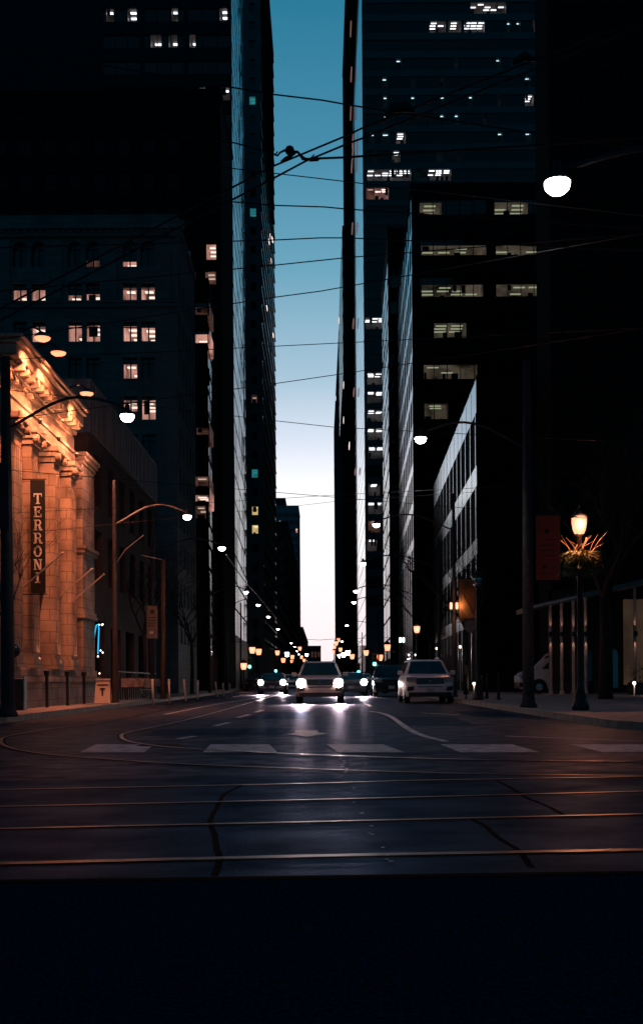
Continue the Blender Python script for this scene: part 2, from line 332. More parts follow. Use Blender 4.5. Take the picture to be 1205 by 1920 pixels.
# ---------------------------------------------------------------- buildings
def facade(B, wall, mp, u0, u1, z0, z1, holes, wm, gm=None, rev=.25, lit=None, mull=0, mdep=.05, mm=None, wname='window', cap=95, fr=None, tilt=0, tjit=.01):
    """skin with real openings; each opening holds a pane part or, where lit, a room with ceiling lamps"""
    gm = gm or glassd; lit = lit or {}; mm = mm or wm
    us = sorted({u0, u1} | {h[0] for h in holes} | {h[1] for h in holes}); zs = sorted({z0, z1} | {h[2] for h in holes} | {h[3] for h in holes})
    us = [u for u in us if u0 <= u <= u1]; zs = [z for z in zs if z0 <= z <= z1]
    for j in range(len(zs) - 1):
        zc = (zs[j] + zs[j + 1]) / 2; row = [h for h in holes if h[2] < zc < h[3]]; i = 0
        while i < len(us) - 1:
            def inh(i): 
                uc = (us[i] + us[i + 1]) / 2; return any(h[0] < uc < h[1] for h in row)
            if inh(i): i += 1; continue
            k = i
            while k + 1 < len(us) - 1 and not inh(k + 1): k += 1
            wall.quad(mp(us[i], 0, zs[j]), mp(us[k + 1], 0, zs[j]), mp(us[k + 1], 0, zs[j + 1]), mp(us[i], 0, zs[j + 1]), wm); i = k + 1
    rest = MB(); cnt = 0
    for hi, (a, b, c, d) in enumerate(holes):
        for p, q in (((a, c), (b, c)), ((b, c), (b, d)), ((b, d), (a, d)), ((a, d), (a, c))):
            wall.quad(mp(p[0], 0, p[1]), mp(q[0], 0, q[1]), mp(q[0], rev + .02, q[1]), mp(p[0], rev + .02, p[1]), wm)
        spec = lit.get(hi); w = MB() if cnt < cap or spec else rest
        def bx(ua, ub, da, db, za, zb, m):
            v = [mp(u, dd, z) for z in (za, zb) for dd in (da, db) for u in (ua, ub)]
            w.add(v, [(0, 2, 3, 1), (4, 5, 7, 6), (0, 1, 5, 4), (2, 6, 7, 3), (0, 4, 6, 2), (1, 3, 7, 5)], m)
        if spec is None or isinstance(spec, list):
            segs = []                      # lit stretches of a ribbon window, the rest is dark pane
            cur = a
            for s_ in sorted(spec or []):
                if s_[0] > cur: w.quad(mp(cur, rev, c), mp(s_[0], rev, c), mp(s_[0], rev, d), mp(cur, rev, d), gm)
                cur = s_[1]; segs.append(s_)
            if cur < b and not tilt: w.quad(mp(cur, rev, c), mp(b, rev, c), mp(b, rev, d), mp(cur, rev, d), gm)
            if tilt:                       # saw-tooth glazing: every pane is turned a little towards the far end of the street
                n = max(1, int(round((b - a) / mull)))
                for i in range(n):
                    ua, ub = a + (b - a) * i / n, a + (b - a) * (i + 1) / n
                    tt = random.uniform(-.25, .25) * tjit; dd = rev + (ub - ua) * tt
                    if mdep: bx(ua - .04, ua + .04, rev - mdep, rev - .001, c, d, mm)
                    w.quad(mp(ua, rev, c), mp(ub, dd, c), mp(ub, dd, d), mp(ua, rev, d), gm)
                    w.quad(mp(ub, dd, c), mp(ub, rev, c), mp(ub, rev, d), mp(ub, dd, d), mm)
        else:
            segs = [(a, b) + tuple(spec)]
        for sg in segs:
            p, q, kind = sg[:3]; frac = sg[3] if len(sg) > 3 else 1.0
            top = c + (d - c) * frac; bk, _ = ROOM[kind]; dep = 4.0
            if frac < 1: w.quad(mp(p, rev, top), mp(q, rev, top), mp(q, rev, d), mp(p, rev, d), gm)
            w.quad(mp(p, dep, c - .3), mp(q, dep, c - .3), mp(q, dep, d), mp(p, dep, d), bk)
            w.quad(mp(p, rev, c), mp(p, dep, c - .3), mp(p, dep, d), mp(p, rev, d), bk); w.quad(mp(q, rev, c), mp(q, dep, c - .3), mp(q, dep, d), mp(q, rev, d), bk)
            uu = p + .1
            while uu < q - .5 and kind != 'dots':
                wd = random.uniform(.25, .8)
                if random.random() < .45 and uu + wd < q: bx(uu, uu + wd, .9, 1.2, c, c + (top - c) * random.uniform(.15, .6), blk)
                elif random.random() < .3 and uu + wd < q: bx(uu, uu + wd, rev + .1, rev + .15, c + (top - c) * random.uniform(.3, .6), top, blind)
                uu += wd + random.uniform(.2, .9)
            w.quad(mp(p, rev, d), mp(q, rev, d), mp(q, dep, d), mp(p, dep, d), bk); w.quad(mp(p, rev, c), mp(q, rev, c), mp(q, dep, c - .3), mp(p, dep, c - .3), bk)
        if mull and not tilt:
            n = max(1, int(round((b - a) / mull)))
            for i in range(1, n): u = a + (b - a) * i / n; bx(u - .04, u + .04, rev - mdep, rev + .01, c, d, mm)
        if fr: bx(a, b, rev - .06, rev + .01, c + (d - c) * .72, c + (d - c) * .72 + .07, fr)
        if w is not rest:
            cnt += 1; o = w.build(wname, B)
            for sg in segs:
                p, q, kind = sg[:3]; frac = sg[3] if len(sg) > 3 else 1.0; _, cl = ROOM[kind]
                sz = min(.62, (q - p) * .3); n = max(1, int((q - p) / 1.5)); k = 0
                lm = MB()
                hh = c + (d - c) * frac if frac < 1 else d
                for i in range(n):
                    for dd in ((1.2,) if kind == 'dots' else (.8, 1.9, 3.0)):
                        if random.random() < (.75 if kind in ('cool', 'warm', 'pink') else .5):
                            u = p + (q - p) * (i + .5) / n
                            u += random.uniform(-.1, .1)
                            v = [mp(uu, dq, z) for z in (hh - .12, hh - .06) for dq in (dd, dd + .32) for uu in (u - sz, u + sz)]
                            lm.add(v, [(0, 2, 3, 1), (4, 5, 7, 6), (0, 1, 5, 4), (2, 6, 7, 3), (0, 4, 6, 2), (1, 3, 7, 5)], cl); k += 1
                if k: lm.build('ceiling_light', o)
    if rest.f: tag(rest.build(wname, B), kind='stuff')
def mfront(y): return lambda u, d, z: (u, y + d, z)
def mside(x, y0=0, sk=0): s = 1 if x > 0 else -1; return lambda u, d, z: (x + s * (d + sk * (u - y0)), u, z)
def shell(wall, x0, x1, y0, y1, h, m, skip=(), b0=0, b1=0):     # roof, back and both sides (skip = faces already built)
    if 'l' not in skip: wall.quad((x0, y0, 0), (x0, y1, 0), (x0, y1, h), (x0, y0, h), m)
    if 'r' not in skip: wall.quad((x1, y0, 0), (x1, y1, 0), (x1, y1, h), (x1, y0, h), m)
    if 'f' not in skip: wall.quad((x0, y0, 0), (x1, y0, 0), (x1, y0, h), (x0, y0, h), m)
    wall.quad((x0 + b0, y1, 0), (x1 + b1, y1, 0), (x1 + b1, y1, h), (x0 + b0, y1, h), m)
    wall.quad((x0, y0, h), (x1, y0, h), (x1 + b1, y1, h), (x0 + b0, y1, h), m)
def grid(u0, u1, nb, z0, pitch, nf, wfrac=.6, hfrac=.55):
    H = []; bw = (u1 - u0) / nb
    for f in range(nf):
        for b in range(nb):
            H.append((u0 + bw * (b + .5 - wfrac / 2), u0 + bw * (b + .5 + wfrac / 2), z0 + pitch * f + pitch * (1 - hfrac) / 2, z0 + pitch * f + pitch * (1 + hfrac) / 2))
    return H
def ribbons(u0, u1, z0, pitch, nf, hfrac=.6, inset=.3): return [(u0 + inset, u1 - inset, z0 + pitch * f + pitch * (1 - hfrac) / 2, z0 + pitch * f + pitch * (1 + hfrac) / 2) for f in range(nf)]
def pxrect(x0, y0, x1, y1, D):
    a = P(x0, y1, D); b = P(x1, y0, D); return (a.x, b.x, a.z, b.z)
def building(name, label, x0, x1, y0, y1, h, wm, group=None):
    side = 1 if x0 > -1 and x1 > 1 else -1
    t = thing(name, label, 'building', ((x0 + x1) / 2, y0, 0), group); w = MB()
    return t, w, side
def finish(t, w, x0, x1, y0, y1, h, m, skip, parapet=True, roofgear=0, b0=0, b1=0):
    shell(w, x0, x1, y0, y1, h, m, skip, b0, b1)
    if parapet: w.prism([(x0 - .12, y0 - .12), (x1 + .12, y0 - .12), (x1 + b1 + .12, y1 + .12), (x0 + b0 - .12, y1 + .12)], (0, 0, h + .003), (1, 0, 0), (0, 1, 0), (0, 0, .5), m)
    w.build('wall', t)
    for i in range(roofgear):
        px = x0 + (x1 - x0) * random.uniform(.2, .8); py = y0 + (y1 - y0) * random.uniform(.2, .5)
        MB().box(px - 1.5, px + 1.5, py, py + 2.5, h + .5, h + 2.6, m).build('roof_unit', t)

# ---- left, far to near -------------------------------------------------
def leftb(name, label, Y0, Y1, h, depth=18, wm=black_p, front=None, flit=None, fgm=None, side=None, sgm=None, smull=0, smd=.03, swm=None, srev=.1, fmull=0, xf=XL, gear=0, fr=None, parapet=True, tilt=0, smm=None, tjit=.01, sk=0):
    t, w, _ = building(name, label, xf - depth, xf, Y0, Y1, h, wm)
    skip = ''
    if front is not None: facade(t, w, mfront(Y0), xf - depth, xf, 0, h, front, wm, fgm, .25, flit, fmull, fr=fr); skip += 'f'
    if side is not None: facade(t, w, mside(xf, Y0, sk), Y0, Y1, 0, h, side, swm or wm, sgm, srev, None, smull, smd, tilt=tilt, mm=smm, tjit=tjit); skip += 'r'
    finish(t, w, xf - depth, xf, Y0, Y1, h, wm, skip, parapet, gear, b1=-sk * (Y1 - Y0))
    return t
# classical office block, frontal windows measured row by row
Yc = 78.0; hc = P(200, 418, Yc).z
rows = [(452, 500, .0), (530, 567, 1), (602, 640, 1), (670, 710, 1), (742, 787, 1), (815, 858, 1), (890, 932, 1), (962, 1005, 1), (1035, 1078, 1)]
cols = [(-80, -55), (-44, -19), (25, 51), (60, 86), (128, 154), (162, 188), (231, 257), (265, 291)]
holes = []; lit = {}
litmap = {(1, 2): ('warm', .75), (1, 3): ('warm', .75), (1, 4): ('warm', .45), (1, 5): ('warm', .5), (1, 6): ('warm', .8), (1, 7): ('warm', .8),
          (2, 3): ('warm', .8), (2, 4): ('warm', .85), (2, 5): ('warm', .85), (2, 6): ('warm', .8), (2, 7): ('warm', .75),
          (3, 6): ('warm', .75), (4, 6): ('warm', .85), (4, 7): ('warm', .85), (0, 5): ('dim', .3), (0, 6): ('warm', .25)}
for ri, (ya, yb, _) in enumerate(rows):
    for ci, (xa, xb) in enumerate(cols):
        if (ri, ci) in litmap: lit[len(holes)] = litmap[(ri, ci)]
        s_ = 0 if ri > 0 else 0
        r_ = pxrect(xa, ya, xb, yb, Yc); xx = P(xa, 640, Yc).x, P(xb, 640, Yc).x
        zz = P(200, yb, Yc).z, P(200, ya, Yc).z
        holes.append((xx[0], xx[1], zz[0], zz[1]))
t, w, _ = building('office_block', 'pale classical stone office block with paired windows, several lit warm, above the dark brick block', XL - 30, XL, Yc, 89.5, hc, stone_t)
facade(t, w, mfront(Yc), XL - 30, XL, 0, hc, holes, stone_t, glassd, .35, lit, 1.0 * .48, .08, blk, fr=blk)
facade(t, w, mside(XL), Yc, 89.5, 0, hc, grid(Yc + .8, 89, 5, 3, 2.6, 10, .45, .6), stone_t, glassd, .3)
finish(t, w, XL - 30, XL, Yc, 89.5, hc, stone_t, 'fr')
mb = MB()
zc1 = P(200, 577, Yc).z
mb.box(XL - 30, XL + .25, Yc - .25, Yc - .01, zc1, zc1 + .25, stone_t); mb.box(XL - 30, XL + .3, Yc - .35, Yc - .01, zc1 + .26, zc1 + .4, stone_t)
mb.box(XL - 30, XL + .6, Yc - .7, Yc - .01, hc - .6, hc - .1, stone_t); mb.box(XL - 30, XL + .4, Yc - .4, Yc - .01, hc - 1.0, hc - .62, stone_t)
for i in range(60): mb.box(XL - 30 + i * .5, XL - 29.75 + i * .5, Yc - .55, Yc - .41, hc - .78, hc - .62, stone_t)
mb.build('cornice', t)
for xp in (10, 107, 210, 310):
    x = P(xp, 500, Yc).x; MB().box(x - .35, x + .35, Yc - .12, Yc - .005, zc1 + .5, hc - 1.05, stone_t).build('pilaster', t)
# arched hoods over the top row
for ci, (xa, xb) in enumerate(cols):
    x0_, x1_ = P(xa, 460, Yc).x, P(xb, 460, Yc).x; cx = (x0_ + x1_) / 2; r = (x1_ - x0_) / 2; zt = P(200, 452, Yc).z
    MB().add([(cx + (r + q) * math.cos(k * math.pi / 8), Yc - .08, zt - r + (r + q) * math.sin(k * math.pi / 8)) for q in (0, .14) for k in range(9)], [(k, k + 1, k + 10, k + 9) for k in range(8)], stone_t).build('arch_trim', t)
# glass fronted mid-rise with lit landing windows
Yg = 100.0; hg = P(380, 533, Yg).z
gl = [pxrect(366, 565, 392, 590, Yg), pxrect(366, 618, 392, 643, Yg), pxrect(366, 690, 392, 722, Yg), pxrect(368, 792, 392, 815, Yg), pxrect(366, 893, 392, 912, Yg), pxrect(366, 915, 393, 940, Yg), pxrect(366, 948, 386, 972, Yg), pxrect(366, 1000, 392, 1026, Yg)]
leftb('mid_rise', 'narrow dark mid-rise with glass street side and warm landing windows', Yg, 113.5, hg, 16, black_p, gl, {0: ('dim', .6), 1: ('warm', .7), 3: ('dim', .6), 4: ('dim', 1), 5: ('warm', .5), 6: ('dim', 1)},
      side=ribbons(Yg, 113.5, 3, 1.9, int((hg - 4) / 1.9), .84, .2), sgm=glassb, smull=1.3, swm=black_p, srev=.03, fmull=1.1, tilt=1, tjit=.03, smd=.02, sk=.036)
MB().box(XL - 14, XL - 1.6, Yg + 1, Yg + 6, hg + .5, hg + 3.2, glassb).build('roof_unit', [o for o in C.objects if o.name == 'mid_rise'][0])
# black block
Yb = 114.6; hb = P(250, 178, Yb).z
bh = grid(XL - 30, XL - 1, 12, 4, 3.4, 15, .5, .5)
e1, e2 = pxrect(387, 457, 405, 487, Yb), pxrect(385, 508, 405, 534, Yb)
bh = [h for h in bh if not (h[1] > XL - 2.5)] + [e1, e2, pxrect(20, 218, 30, 232, Yb), pxrect(75, 218, 86, 232, Yb)][:2]
leftb('black_block', 'unlit black office block behind the classical block, one lit window near its right edge', Yb, 129, hb, 32, black_p, bh, {len(bh) - 2: ('warm', 1), len(bh) - 1: ('dim', 1), } if False else {len(bh) - 2: ('warm', 1), len(bh) - 1: ('dim', 1)}, fgm=mat('deep_glass', (.004, .007, .010), .4, spec=.3))
# slab tower with lit ceilings + bright glass side
Yt = 130.0; ht = 100
rb = []; rl = {}
tl = {0: [(199, 214, 'cool'), (238, 256, 'cool'), (322, 334, 'cool'), (412, 426, 'cool')], 1: [(282, 302, 'cool'), (316, 332, 'cool'), (355, 366, 'cool')], 3: [(372, 384, 'cool'), (412, 430, 'cool')]}
for f in range(-6, 18):
    ya = 14 + 49.5 * f; r_ = pxrect(192, ya, 438, ya + 26, Yt)
    zz = (P(300, ya + 26, Yt).z, P(300, ya, Yt).z)
    if zz[1] > ht - 1: continue
    for (s0, s1) in ((192, 262), (270, 344), (352, 434)):
        x0_, x1_ = P(s0, 60, Yt).x, P(s1, 60, Yt).x
        if f in tl:
            sg = [(P(a, 60, Yt).x, P(b, 60, Yt).x, k) for a, b, k in tl[f] if s0 <= a < s1]
            sg = [(max(a, x0_ + .02), min(b, x1_ - .02), k) for a, b, k in sg]
            if sg: rl[len(rb)] = sg
        rb.append((x0_, x1_, *zz))
leftb('slab_tower', 'tall dark slab tower with few lit ceilings and bright blue glass street side', Yt, 164, ht, 45, mat('slab_spandrel', (.014, .026, .034), .6, spec=.2), rb, rl, side=ribbons(Yt, 164, 6, 3.0, 31, .93, .15), sgm=glassb, smull=1.4, swm=grey_p, srev=.02, fmull=1.4, tilt=1, tjit=.02, smd=.012, sk=.0235)
# balcony tower
Yq = 195.0; hq = 135
qh = grid(XL - 18, XL - .4, 9, 6, 3.1, 40, .5, .45); ql = {}
def near(px, py, D, hs):
    p = P(px, py, D); return min(range(len(hs)), key=lambda i: abs((hs[i][0] + hs[i][1]) / 2 - p.x) + abs((hs[i][2] + hs[i][3]) / 2 - p.z))
for x, y, k in ((476, 398, 'teal'), (489, 878, 'teal'), (490, 957, 'yellow'), (490, 992, 'yellow'), (490, 1004, 'yellow'), (490, 760, 'dim'), (478, 190, 'teal')): ql[near(x, y, Yq, qh)] = (k, 1)
t = leftb('balcony_tower', 'tall dark apartment tower with thin slab edges along the open sky', Yq, 252, hq, 18, teal_p, qh, ql, side=ribbons(Yq, 252, 6, 3.1, 41, .4, .2), sgm=glassb, smull=10, swm=black_p, srev=.02, tilt=1, smd=0, tjit=.004, sk=.0)
mb = MB()
for f in range(41): mb.box(XL + .004, XL + .30, Yq + .5, 247.8, 7.4 + 3.1 * f, 7.55 + 3.1 * f, black_p)
mb.build('balcony_slabs', t)
mb = MB()
for x, y in ((505, 442), (509, 447), (503, 452), (510, 448), (507, 488), (499, 577), (511, 628)):
    p = P(x, y, 205); q = 9.5 * F / -un(x, y)[0]; z = EYE + un(x, y)[1] / F * q; mb.box(XL + .03, XL + .12, q, q + 2.2, z, z + .45, ROOM['pink'][1])
mb.build('balcony_light', t)
# further left blocks
leftb('dark_block', 'dark brown block with rows of dark openings beyond the balcony tower', 254, 330, P(540, 1130, 300).z, 20, brick, grid(XL - 18, XL - 1, 8, 4, 3.4, 5), None, side=ribbons(252, 330, 4, 3.5, 5, .5), sgm=fard)
Yf = 505.0
fh = grid(XL - 11, XL - .3, 9, 6, 3.4, 20, .62, .55); fl = {near(x, y, Yf, fh): ('warm', 1) for x, y in ((524, 975), (524, 990), (526, 998), (531, 998), (554, 998), (551, 1086))}
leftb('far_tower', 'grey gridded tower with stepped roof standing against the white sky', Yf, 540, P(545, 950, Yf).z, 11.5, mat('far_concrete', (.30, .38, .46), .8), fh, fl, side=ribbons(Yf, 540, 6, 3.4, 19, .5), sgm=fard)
bpy.context.view_layer.update()
MB().box(XL - 11, XL - 5.6, Yf + .5, 530, P(545, 950, Yf).z + .5, P(540, 933, Yf).z, grey_p).build('roof_unit', [o for o in C.objects if o.name == 'far_tower'][0])
leftb('dark_block', 'narrow dark brick block in front of the far gridded tower', 335, 500, 46, 14, brick, grid(XL - 14, XL - .4, 6, 4, 3.4, 11), {8: ('warm', 1)}, side=ribbons(335, 500, 4, 3.4, 11, .5), sgm=fard)
leftb('dark_block', 'low dark block closing the left side at the horizon', 545, 760, P(570, 1180, 560).z, 14, brick, grid(XL - 14, XL - .4, 5, 4, 3.4, 5), None, xf=-8.6)
t, w, _ = building('dark_block', 'small dark square block straight ahead at the street end', -11.4, -.5, 860, 890, P(590, 1212, 860).z, grey_p)
finish(t, w, -11.4, -.5, 860, 890, P(590, 1212, 860).z, stone_d, '')
for i in range(3): MB().box(-7.5 + 2.4 * i, -6.1 + 2.4 * i, 859.9, 859.99, 18, 22, ROOM['dim'][0]).build('window', t)

# dark brick block beside the lit restaurant
h1 = 13.4; Y1a, Y1b = 48.2, 67.5
t, w, _ = building('brick_block', 'low dark brick block beside the orange lit restaurant, metal clad top floor', XL - 20, XL, Y1a, Y1b, h1, brick)
facade(t, w, mside(XL), Y1a, Y1b, 0, h1 - 2.2, [(48.6, 51.6, .55, 3.6)] + [(a, a + 1.5, z, z + 2.2) for z in (5.2, 8.4) for a in (49.5, 52.5, 55.5, 58.5, 61.5, 64.5)] + [(a, a + 2.6, .6, 3.4) for a in (53, 57, 61, 64.5)], brick, glassd, .3, None, 1.4, .05, blk)
w.box(XL - 20, XL + .1, Y1a - .08, Y1b, h1 - 2.2, h1, mat('ribbed_metal', (.16, .17, .19), .4, .6, stretch=(1, 14, .1), var=.4))
finish(t, w, XL - 20, XL, Y1a, Y1b, h1 - 2.21, brick, 'r', False)
mb = MB()
for i in range(40): y = Y1a + .2 + i * .48; mb.box(XL + .1, XL + .16, y, y + .08, h1 - 2.15, h1 - .05, MATS['ribbed_metal'])
mb.build('cladding_rib', t)
# neon loop hung in its first window with fairy bulbs
t = thing('neon_sign', 'blue neon crook-shaped sign glowing in the dark shop window', 'neon sign', (XL - .1, 49.2, 2))
def nz(px, py):
    dx, dy = un(px, py); q = -9.42 * F / dx; return Vector((-9.42, q, EYE + dy / F * q))
MB().tube([nz(*p) for p in ((163, 1215), (166, 1223), (171, 1224), (175, 1212), (178, 1188), (181, 1172), (185, 1171), (186, 1180), (185, 1200), (184, 1226))], .025, neonb, 6).build('neon_tube', t)
t = thing('fairy_lights', 'string of tiny white bulbs around the dark shop window', 'fairy lights', (XL + .1, 50, 3))
mb = MB(); bm_ = MB(); pts_ = [nz(*p) for p in ((163, 1157), (168, 1161), (178, 1163), (186, 1172), (191, 1172), (193, 1171), (168, 1180), (172, 1183), (165, 1190), (189, 1220), (193, 1224), (184, 1231), (176, 1244), (175, 1267), (187, 1263))]
mb.tube(pts_[:6], .006, wirem, 4).build('cord', t)
for p in pts_: bm_.lathe([(.001, -.03), (.028, -.01), (.03, .02), (.001, .05)], p, bulbm, 6)
bm_.build('bulb', t)

# ---- the floodlit bank-like restaurant ----------------------------------
T0, T1 = 34.2, 47.6
t = thing('restaurant_building', 'orange floodlit classical stone restaurant with pilasters and deep cornice', 'building', (XL - 5, 40, 0))
w = MB(); hT = 9.95
hs = [(a, a + 1.1, 1.55, 3.6) for a in (37.75, 40.75, 43.4)] + [(a - .1, a + 1.2, 4.9, 8.2) for a in (37.75, 40.75, 43.4)]
facade(t, w, mside(XL), T0, T1, 0, hT, hs, warmst, glassd, .5, {0: ('dim', .7), 1: ('dim', .5)}, .55, .06, blk, fr=blk)
facade(t, w, mfront(T0), XL - 14, XL, 0, hT, [(XL - 3.4 - 3 * i, XL - 1.8 - 3 * i, 2, 6) for i in range(4)], warmst, glassd, .4)
finish(t, w, XL - 14, XL, T0, T1, hT, warmst, 'fr', False)
def course(z0, z1, pr, name, y0=T0 - .1, y1=T1 + .05, m=warmst, extra=0):
    mb = MB(); mb.box(XL + .003, XL + pr, y0 - pr, y1 + extra, z0, z1, m); mb.box(XL - 14, XL + .003, y0 - pr, T0 - .003, z0, z1, m); return mb.build(name, t, bevel=.02)
course(.15, .95, .45, 'plinth'); course(.955, 1.15, .55, 'plinth'); course(1.155, 1.4, .40, 'plinth')
course(3.95, 4.1, .16, 'string_course', y0=T0)
course(8.9, 9.3, .50, 'architrave', y1=43.2); course(9.305, 9.42, .56, 'architrave', y1=43.2); course(9.425, 9.95, .46, 'frieze', y1=43.2)
course(9.955, 10.1, .64, 'cornice', y1=42.8); course(10.105, 10.2, .76, 'cornice', y1=42.6); course(10.205, 10.55, .95, 'cornice', y1=42.5); course(10.555, 10.68, 1.08, 'cornice', y1=42.5); course(10.685, 10.78, 1.16, 'cornice', y1=42.5)
course(10.785, 11.3, .1, 'parapet', y1=42.3)
mb = MB()
for i in range(42): y = T0 - .3 + i * .2; mb.box(XL + .47, XL + .6, y, y + .11, 9.78, 9.95, warmst)
for i in range(14): y = T0 - .2 + i * .6; mb.box(XL + .65, XL + .93, y, y + .22, 10.0, 10.2, warmst)
mb.build('dentil_row', t)
for (a, b) in ((34.5, 35.4), (36.6, 37.5), (39.6, 40.5), (42.3, 43.2)):
    mb = MB(); mb.box(XL + .003, XL + .50, a, b, 1.4, 8.2, warmst)
    for k in range(4): mb.box(XL + .50, XL + .525, a + .08 + k * .22, a + .18 + k * .22, 1.9, 8.0, warmst)
    mb.build('pilaster', t)
    MB().box(XL + .003, XL + .58, a - .07, b + .07, 1.4, 1.75, warmst).build('pilaster_base', t)
    mb = MB(); c0 = (a + b) / 2
    for k, (z, g) in enumerate(((8.2, .0), (8.38, .07), (8.56, .14), (8.72, .2))): mb.box(XL + .003, XL + .52 + g, a - g, b + g, z + .002, z + (.17 if k < 3 else .17), warmst)
    for yy in (a - .05, b + .05): mb.lathe([(.02, -.10), (.13, -.08), (.13, .08), (.02, .10)], (XL + .68, yy, 8.55), warmst, 10, 'X')
    mb.build('capital', t)
for a in (37.52, 40.52, 43.22): MB().box(XL + .003, XL + .42, a, a + .14, 1.5, 3.35, blk).build('dark_upright', t); MB().prism([(0, 0), (.42, 0), (.21, .35)], (XL + .003, a, 3.352), (1, 0, 0), (0, 0, 1), (0, .12, 0), blk).build('dark_upright', t)  # dark pointed uprights standing in for the dark slots beside the pilasters
# corner pier, lower with its own cap
mb = MB(); mb.box(XL + .003, XL + .40, 44.9, 47.2, 1.4, 9.3, warmst); mb.build('corner_pier', t, bevel=.02)
mb = MB()
for z, g in ((9.305, .06), (9.45, .14), (9.6, .22), (5.9, .10), (6.05, .16), (3.4, .10), (3.55, .06)): mb.box(XL + .003, XL + .40 + g, 44.9 - g, 47.2 + g, z, z + .13, warmst)
mb.build('pier_cap', t)
# rough joint lines as slim raised courses of ashlar on the wall
mb = MB()
for i in range(18):
    z = 1.75 + i * .4
    for (a, b) in ((37.5, 37.62), (38.98, 39.6), (40.5, 40.62), (41.98, 42.3), (43.2, 43.38), (44.55, 44.9)):
        if 8.85 > z: mb.box(XL + .003, XL + .03, a, b, z, z + .36, warmst)
mb.build('ashlar', t)
for k, (px, py) in enumerate(((80, 633), (110, 661), (163, 737))):
    dx, dy = un(px, py); q = 7.95 * F / -dx; z = EYE + dy / F * q
    l = thing('floodlight', ['topmost orange floodlight over the restaurant cornice', 'middle orange floodlight over the restaurant cornice', 'lowest orange floodlight at the right end of the restaurant cornice'][k], 'floodlight', (-7.95, q, z), 'floodlights over the restaurant cornice')
    MB().lathe([(.02, .16), (.14, .13), (.25, .02), (.24, .0)], (-7.95, q, z), blk, 16).build('hood', l)
    MB().lathe([(.23, -.005), (.21, -.05), (.12, -.10), (.01, -.115)], (-7.95, q, z), lampf, 16).build('lens', l)
    MB().tube([(-7.95, q, z + .15), (-8.2, q + .05, z + .32), (-8.6, q + .1, z + .2), (-9.3, q + .2, 10.9)], .03, blk, 6).build('arm', l)
    light('SPOT', (-7.95, q, z - .16), 1650, (1, .25, .10), l, .2, aim=(-9.4, q + 2.4, 4.5), cone=R(125), blend=.7)
light('POINT', (-8.1, 44.5, 9.3), 150, (1, .34, .2), None, .15).name = 'flood_spill'
bpy.data.objects['flood_spill'].parent = bpy.data.objects['restaurant_building']; bpy.data.objects['flood_spill'].location = Vector((-8.1, 44.5, 9.3)) - t.location
for y in (36.0, 38.6, 41.4):  # added fill lights with small bodies, brighten the frieze under the cornice
    MB().lathe([(.03, -.1), (.06, -.05), (.06, .03), (.05, .04)], (XL + .92, y, 8.98), blk, 10).build('frieze_fill', t)
    light('POINT', (XL + .98, y, 9.16), 75, (1, .34, .16), t, .05)
# unseen uplights, added at the plinth ledge to light the wall
for y in (37.2, 40.2, 43.0):
    l = thing('uplight', 'added small black uplight on the restaurant ledge, ' + {37.2: 'nearest of three', 40.2: 'middle of three', 43.0: 'farthest of three'}[y], 'uplight', (XL + .8, y, 1.15), 'added uplights on the restaurant ledge')
    MB().lathe([(.05, -1.0), (.06, 0), (.09, .02), (.10, .16), (.08, .17)], (XL + .8, y, 1.15), blk, 12).build('body', l)
    light('SPOT', (XL + .8, y, 1.4), 45, (1, .36, .22), l, .06, aim=(XL + .15, y + .4, 9.5), cone=R(80), blend=.9)

# vertical banner with letters built as strokes
def letter(mb, ch, ox, oz, w, h, y, m, th):
    def b(x0, z0, x1, z1): mb.box(ox + x0 * w, ox + x1 * w, y - .006, y, oz + z0 * h, oz + z1 * h, m)
    def arc(cx, cz, rx, rz, a0, a1, t1, t2=None, n=14):
        t2 = t2 or t1; vs = []
        for k in range(n + 1):
            a = R(a0 + (a1 - a0) * k / n)
            for q in (0, 1): vs.append((ox + (cx + (rx - q * t1) * math.cos(a)) * w, y - .005, oz + (cz + (rz - q * t2) * math.sin(a)) * h))
        mb.add(vs, [(2 * k, 2 * k + 1, 2 * k + 3, 2 * k + 2) for k in range(n)], m)
    s = .24; f = .12
    if ch == 'T': b(.38, 0, .62, 1); b(0, .86, 1, 1); b(0, .68, .1, .9); b(.9, .68, 1, .9); b(.24, 0, .76, .1)
    if ch == 'I': b(.38, 0, .62, 1); b(.2, 0, .8, .1); b(.2, .9, .8, 1)
    if ch == 'E': b(.12, 0, .36, 1); b(0, 0, .95, f); b(0, 1 - f, .92, 1); b(.3, .45, .7, .57); b(.84, 0, .95, .3); b(.82, .72, .92, 1); b(.62, .36, .72, .66)
    if ch == 'R': b(.12, 0, .36, 1); b(0, 0, .48, .1); b(0, .9, .6, 1); b(.3, .44, .6, .54); arc(.55, .72, .37, .28, 90, -90, .2, .1); mb.add([(ox + x * w, y - .0055, oz + z * h) for x, z in ((.5, .5), (.76, .5), (1.02, .0), (.72, .0))], [(0, 1, 2, 3)], m); b(.7, 0, 1.08, .1)
    if ch == 'O': arc(.5, .5, .5, .52, 0, 360, .24, .12, 26)
    if ch == 'N':
        b(.10, 0, .24, 1); b(.76, 0, .92, 1); b(0, 0, .38, .1); b(0, .9, .3, 1); b(.62, .9, 1.04, 1)
        mb.add([(ox + x * w, y - .0055, oz + z * h) for x, z in ((.08, 1), (.36, 1), (.92, 0), (.66, 0))], [(0, 1, 2, 3)], m)
yb_ = 36.0; p0 = P(57, 900, yb_); p1 = P(86, 1112, yb_)
t = thing('vertical_banner', 'tall narrow black banner with white serif capitals on the restaurant front', 'banner', (p0.x, yb_, p1.z))
MB().box(p0.x, p1.x, yb_, yb_ + .03, p1.z, p0.z, mat('banner_black', (.010, .008, .007), .8)).build('cloth', t)
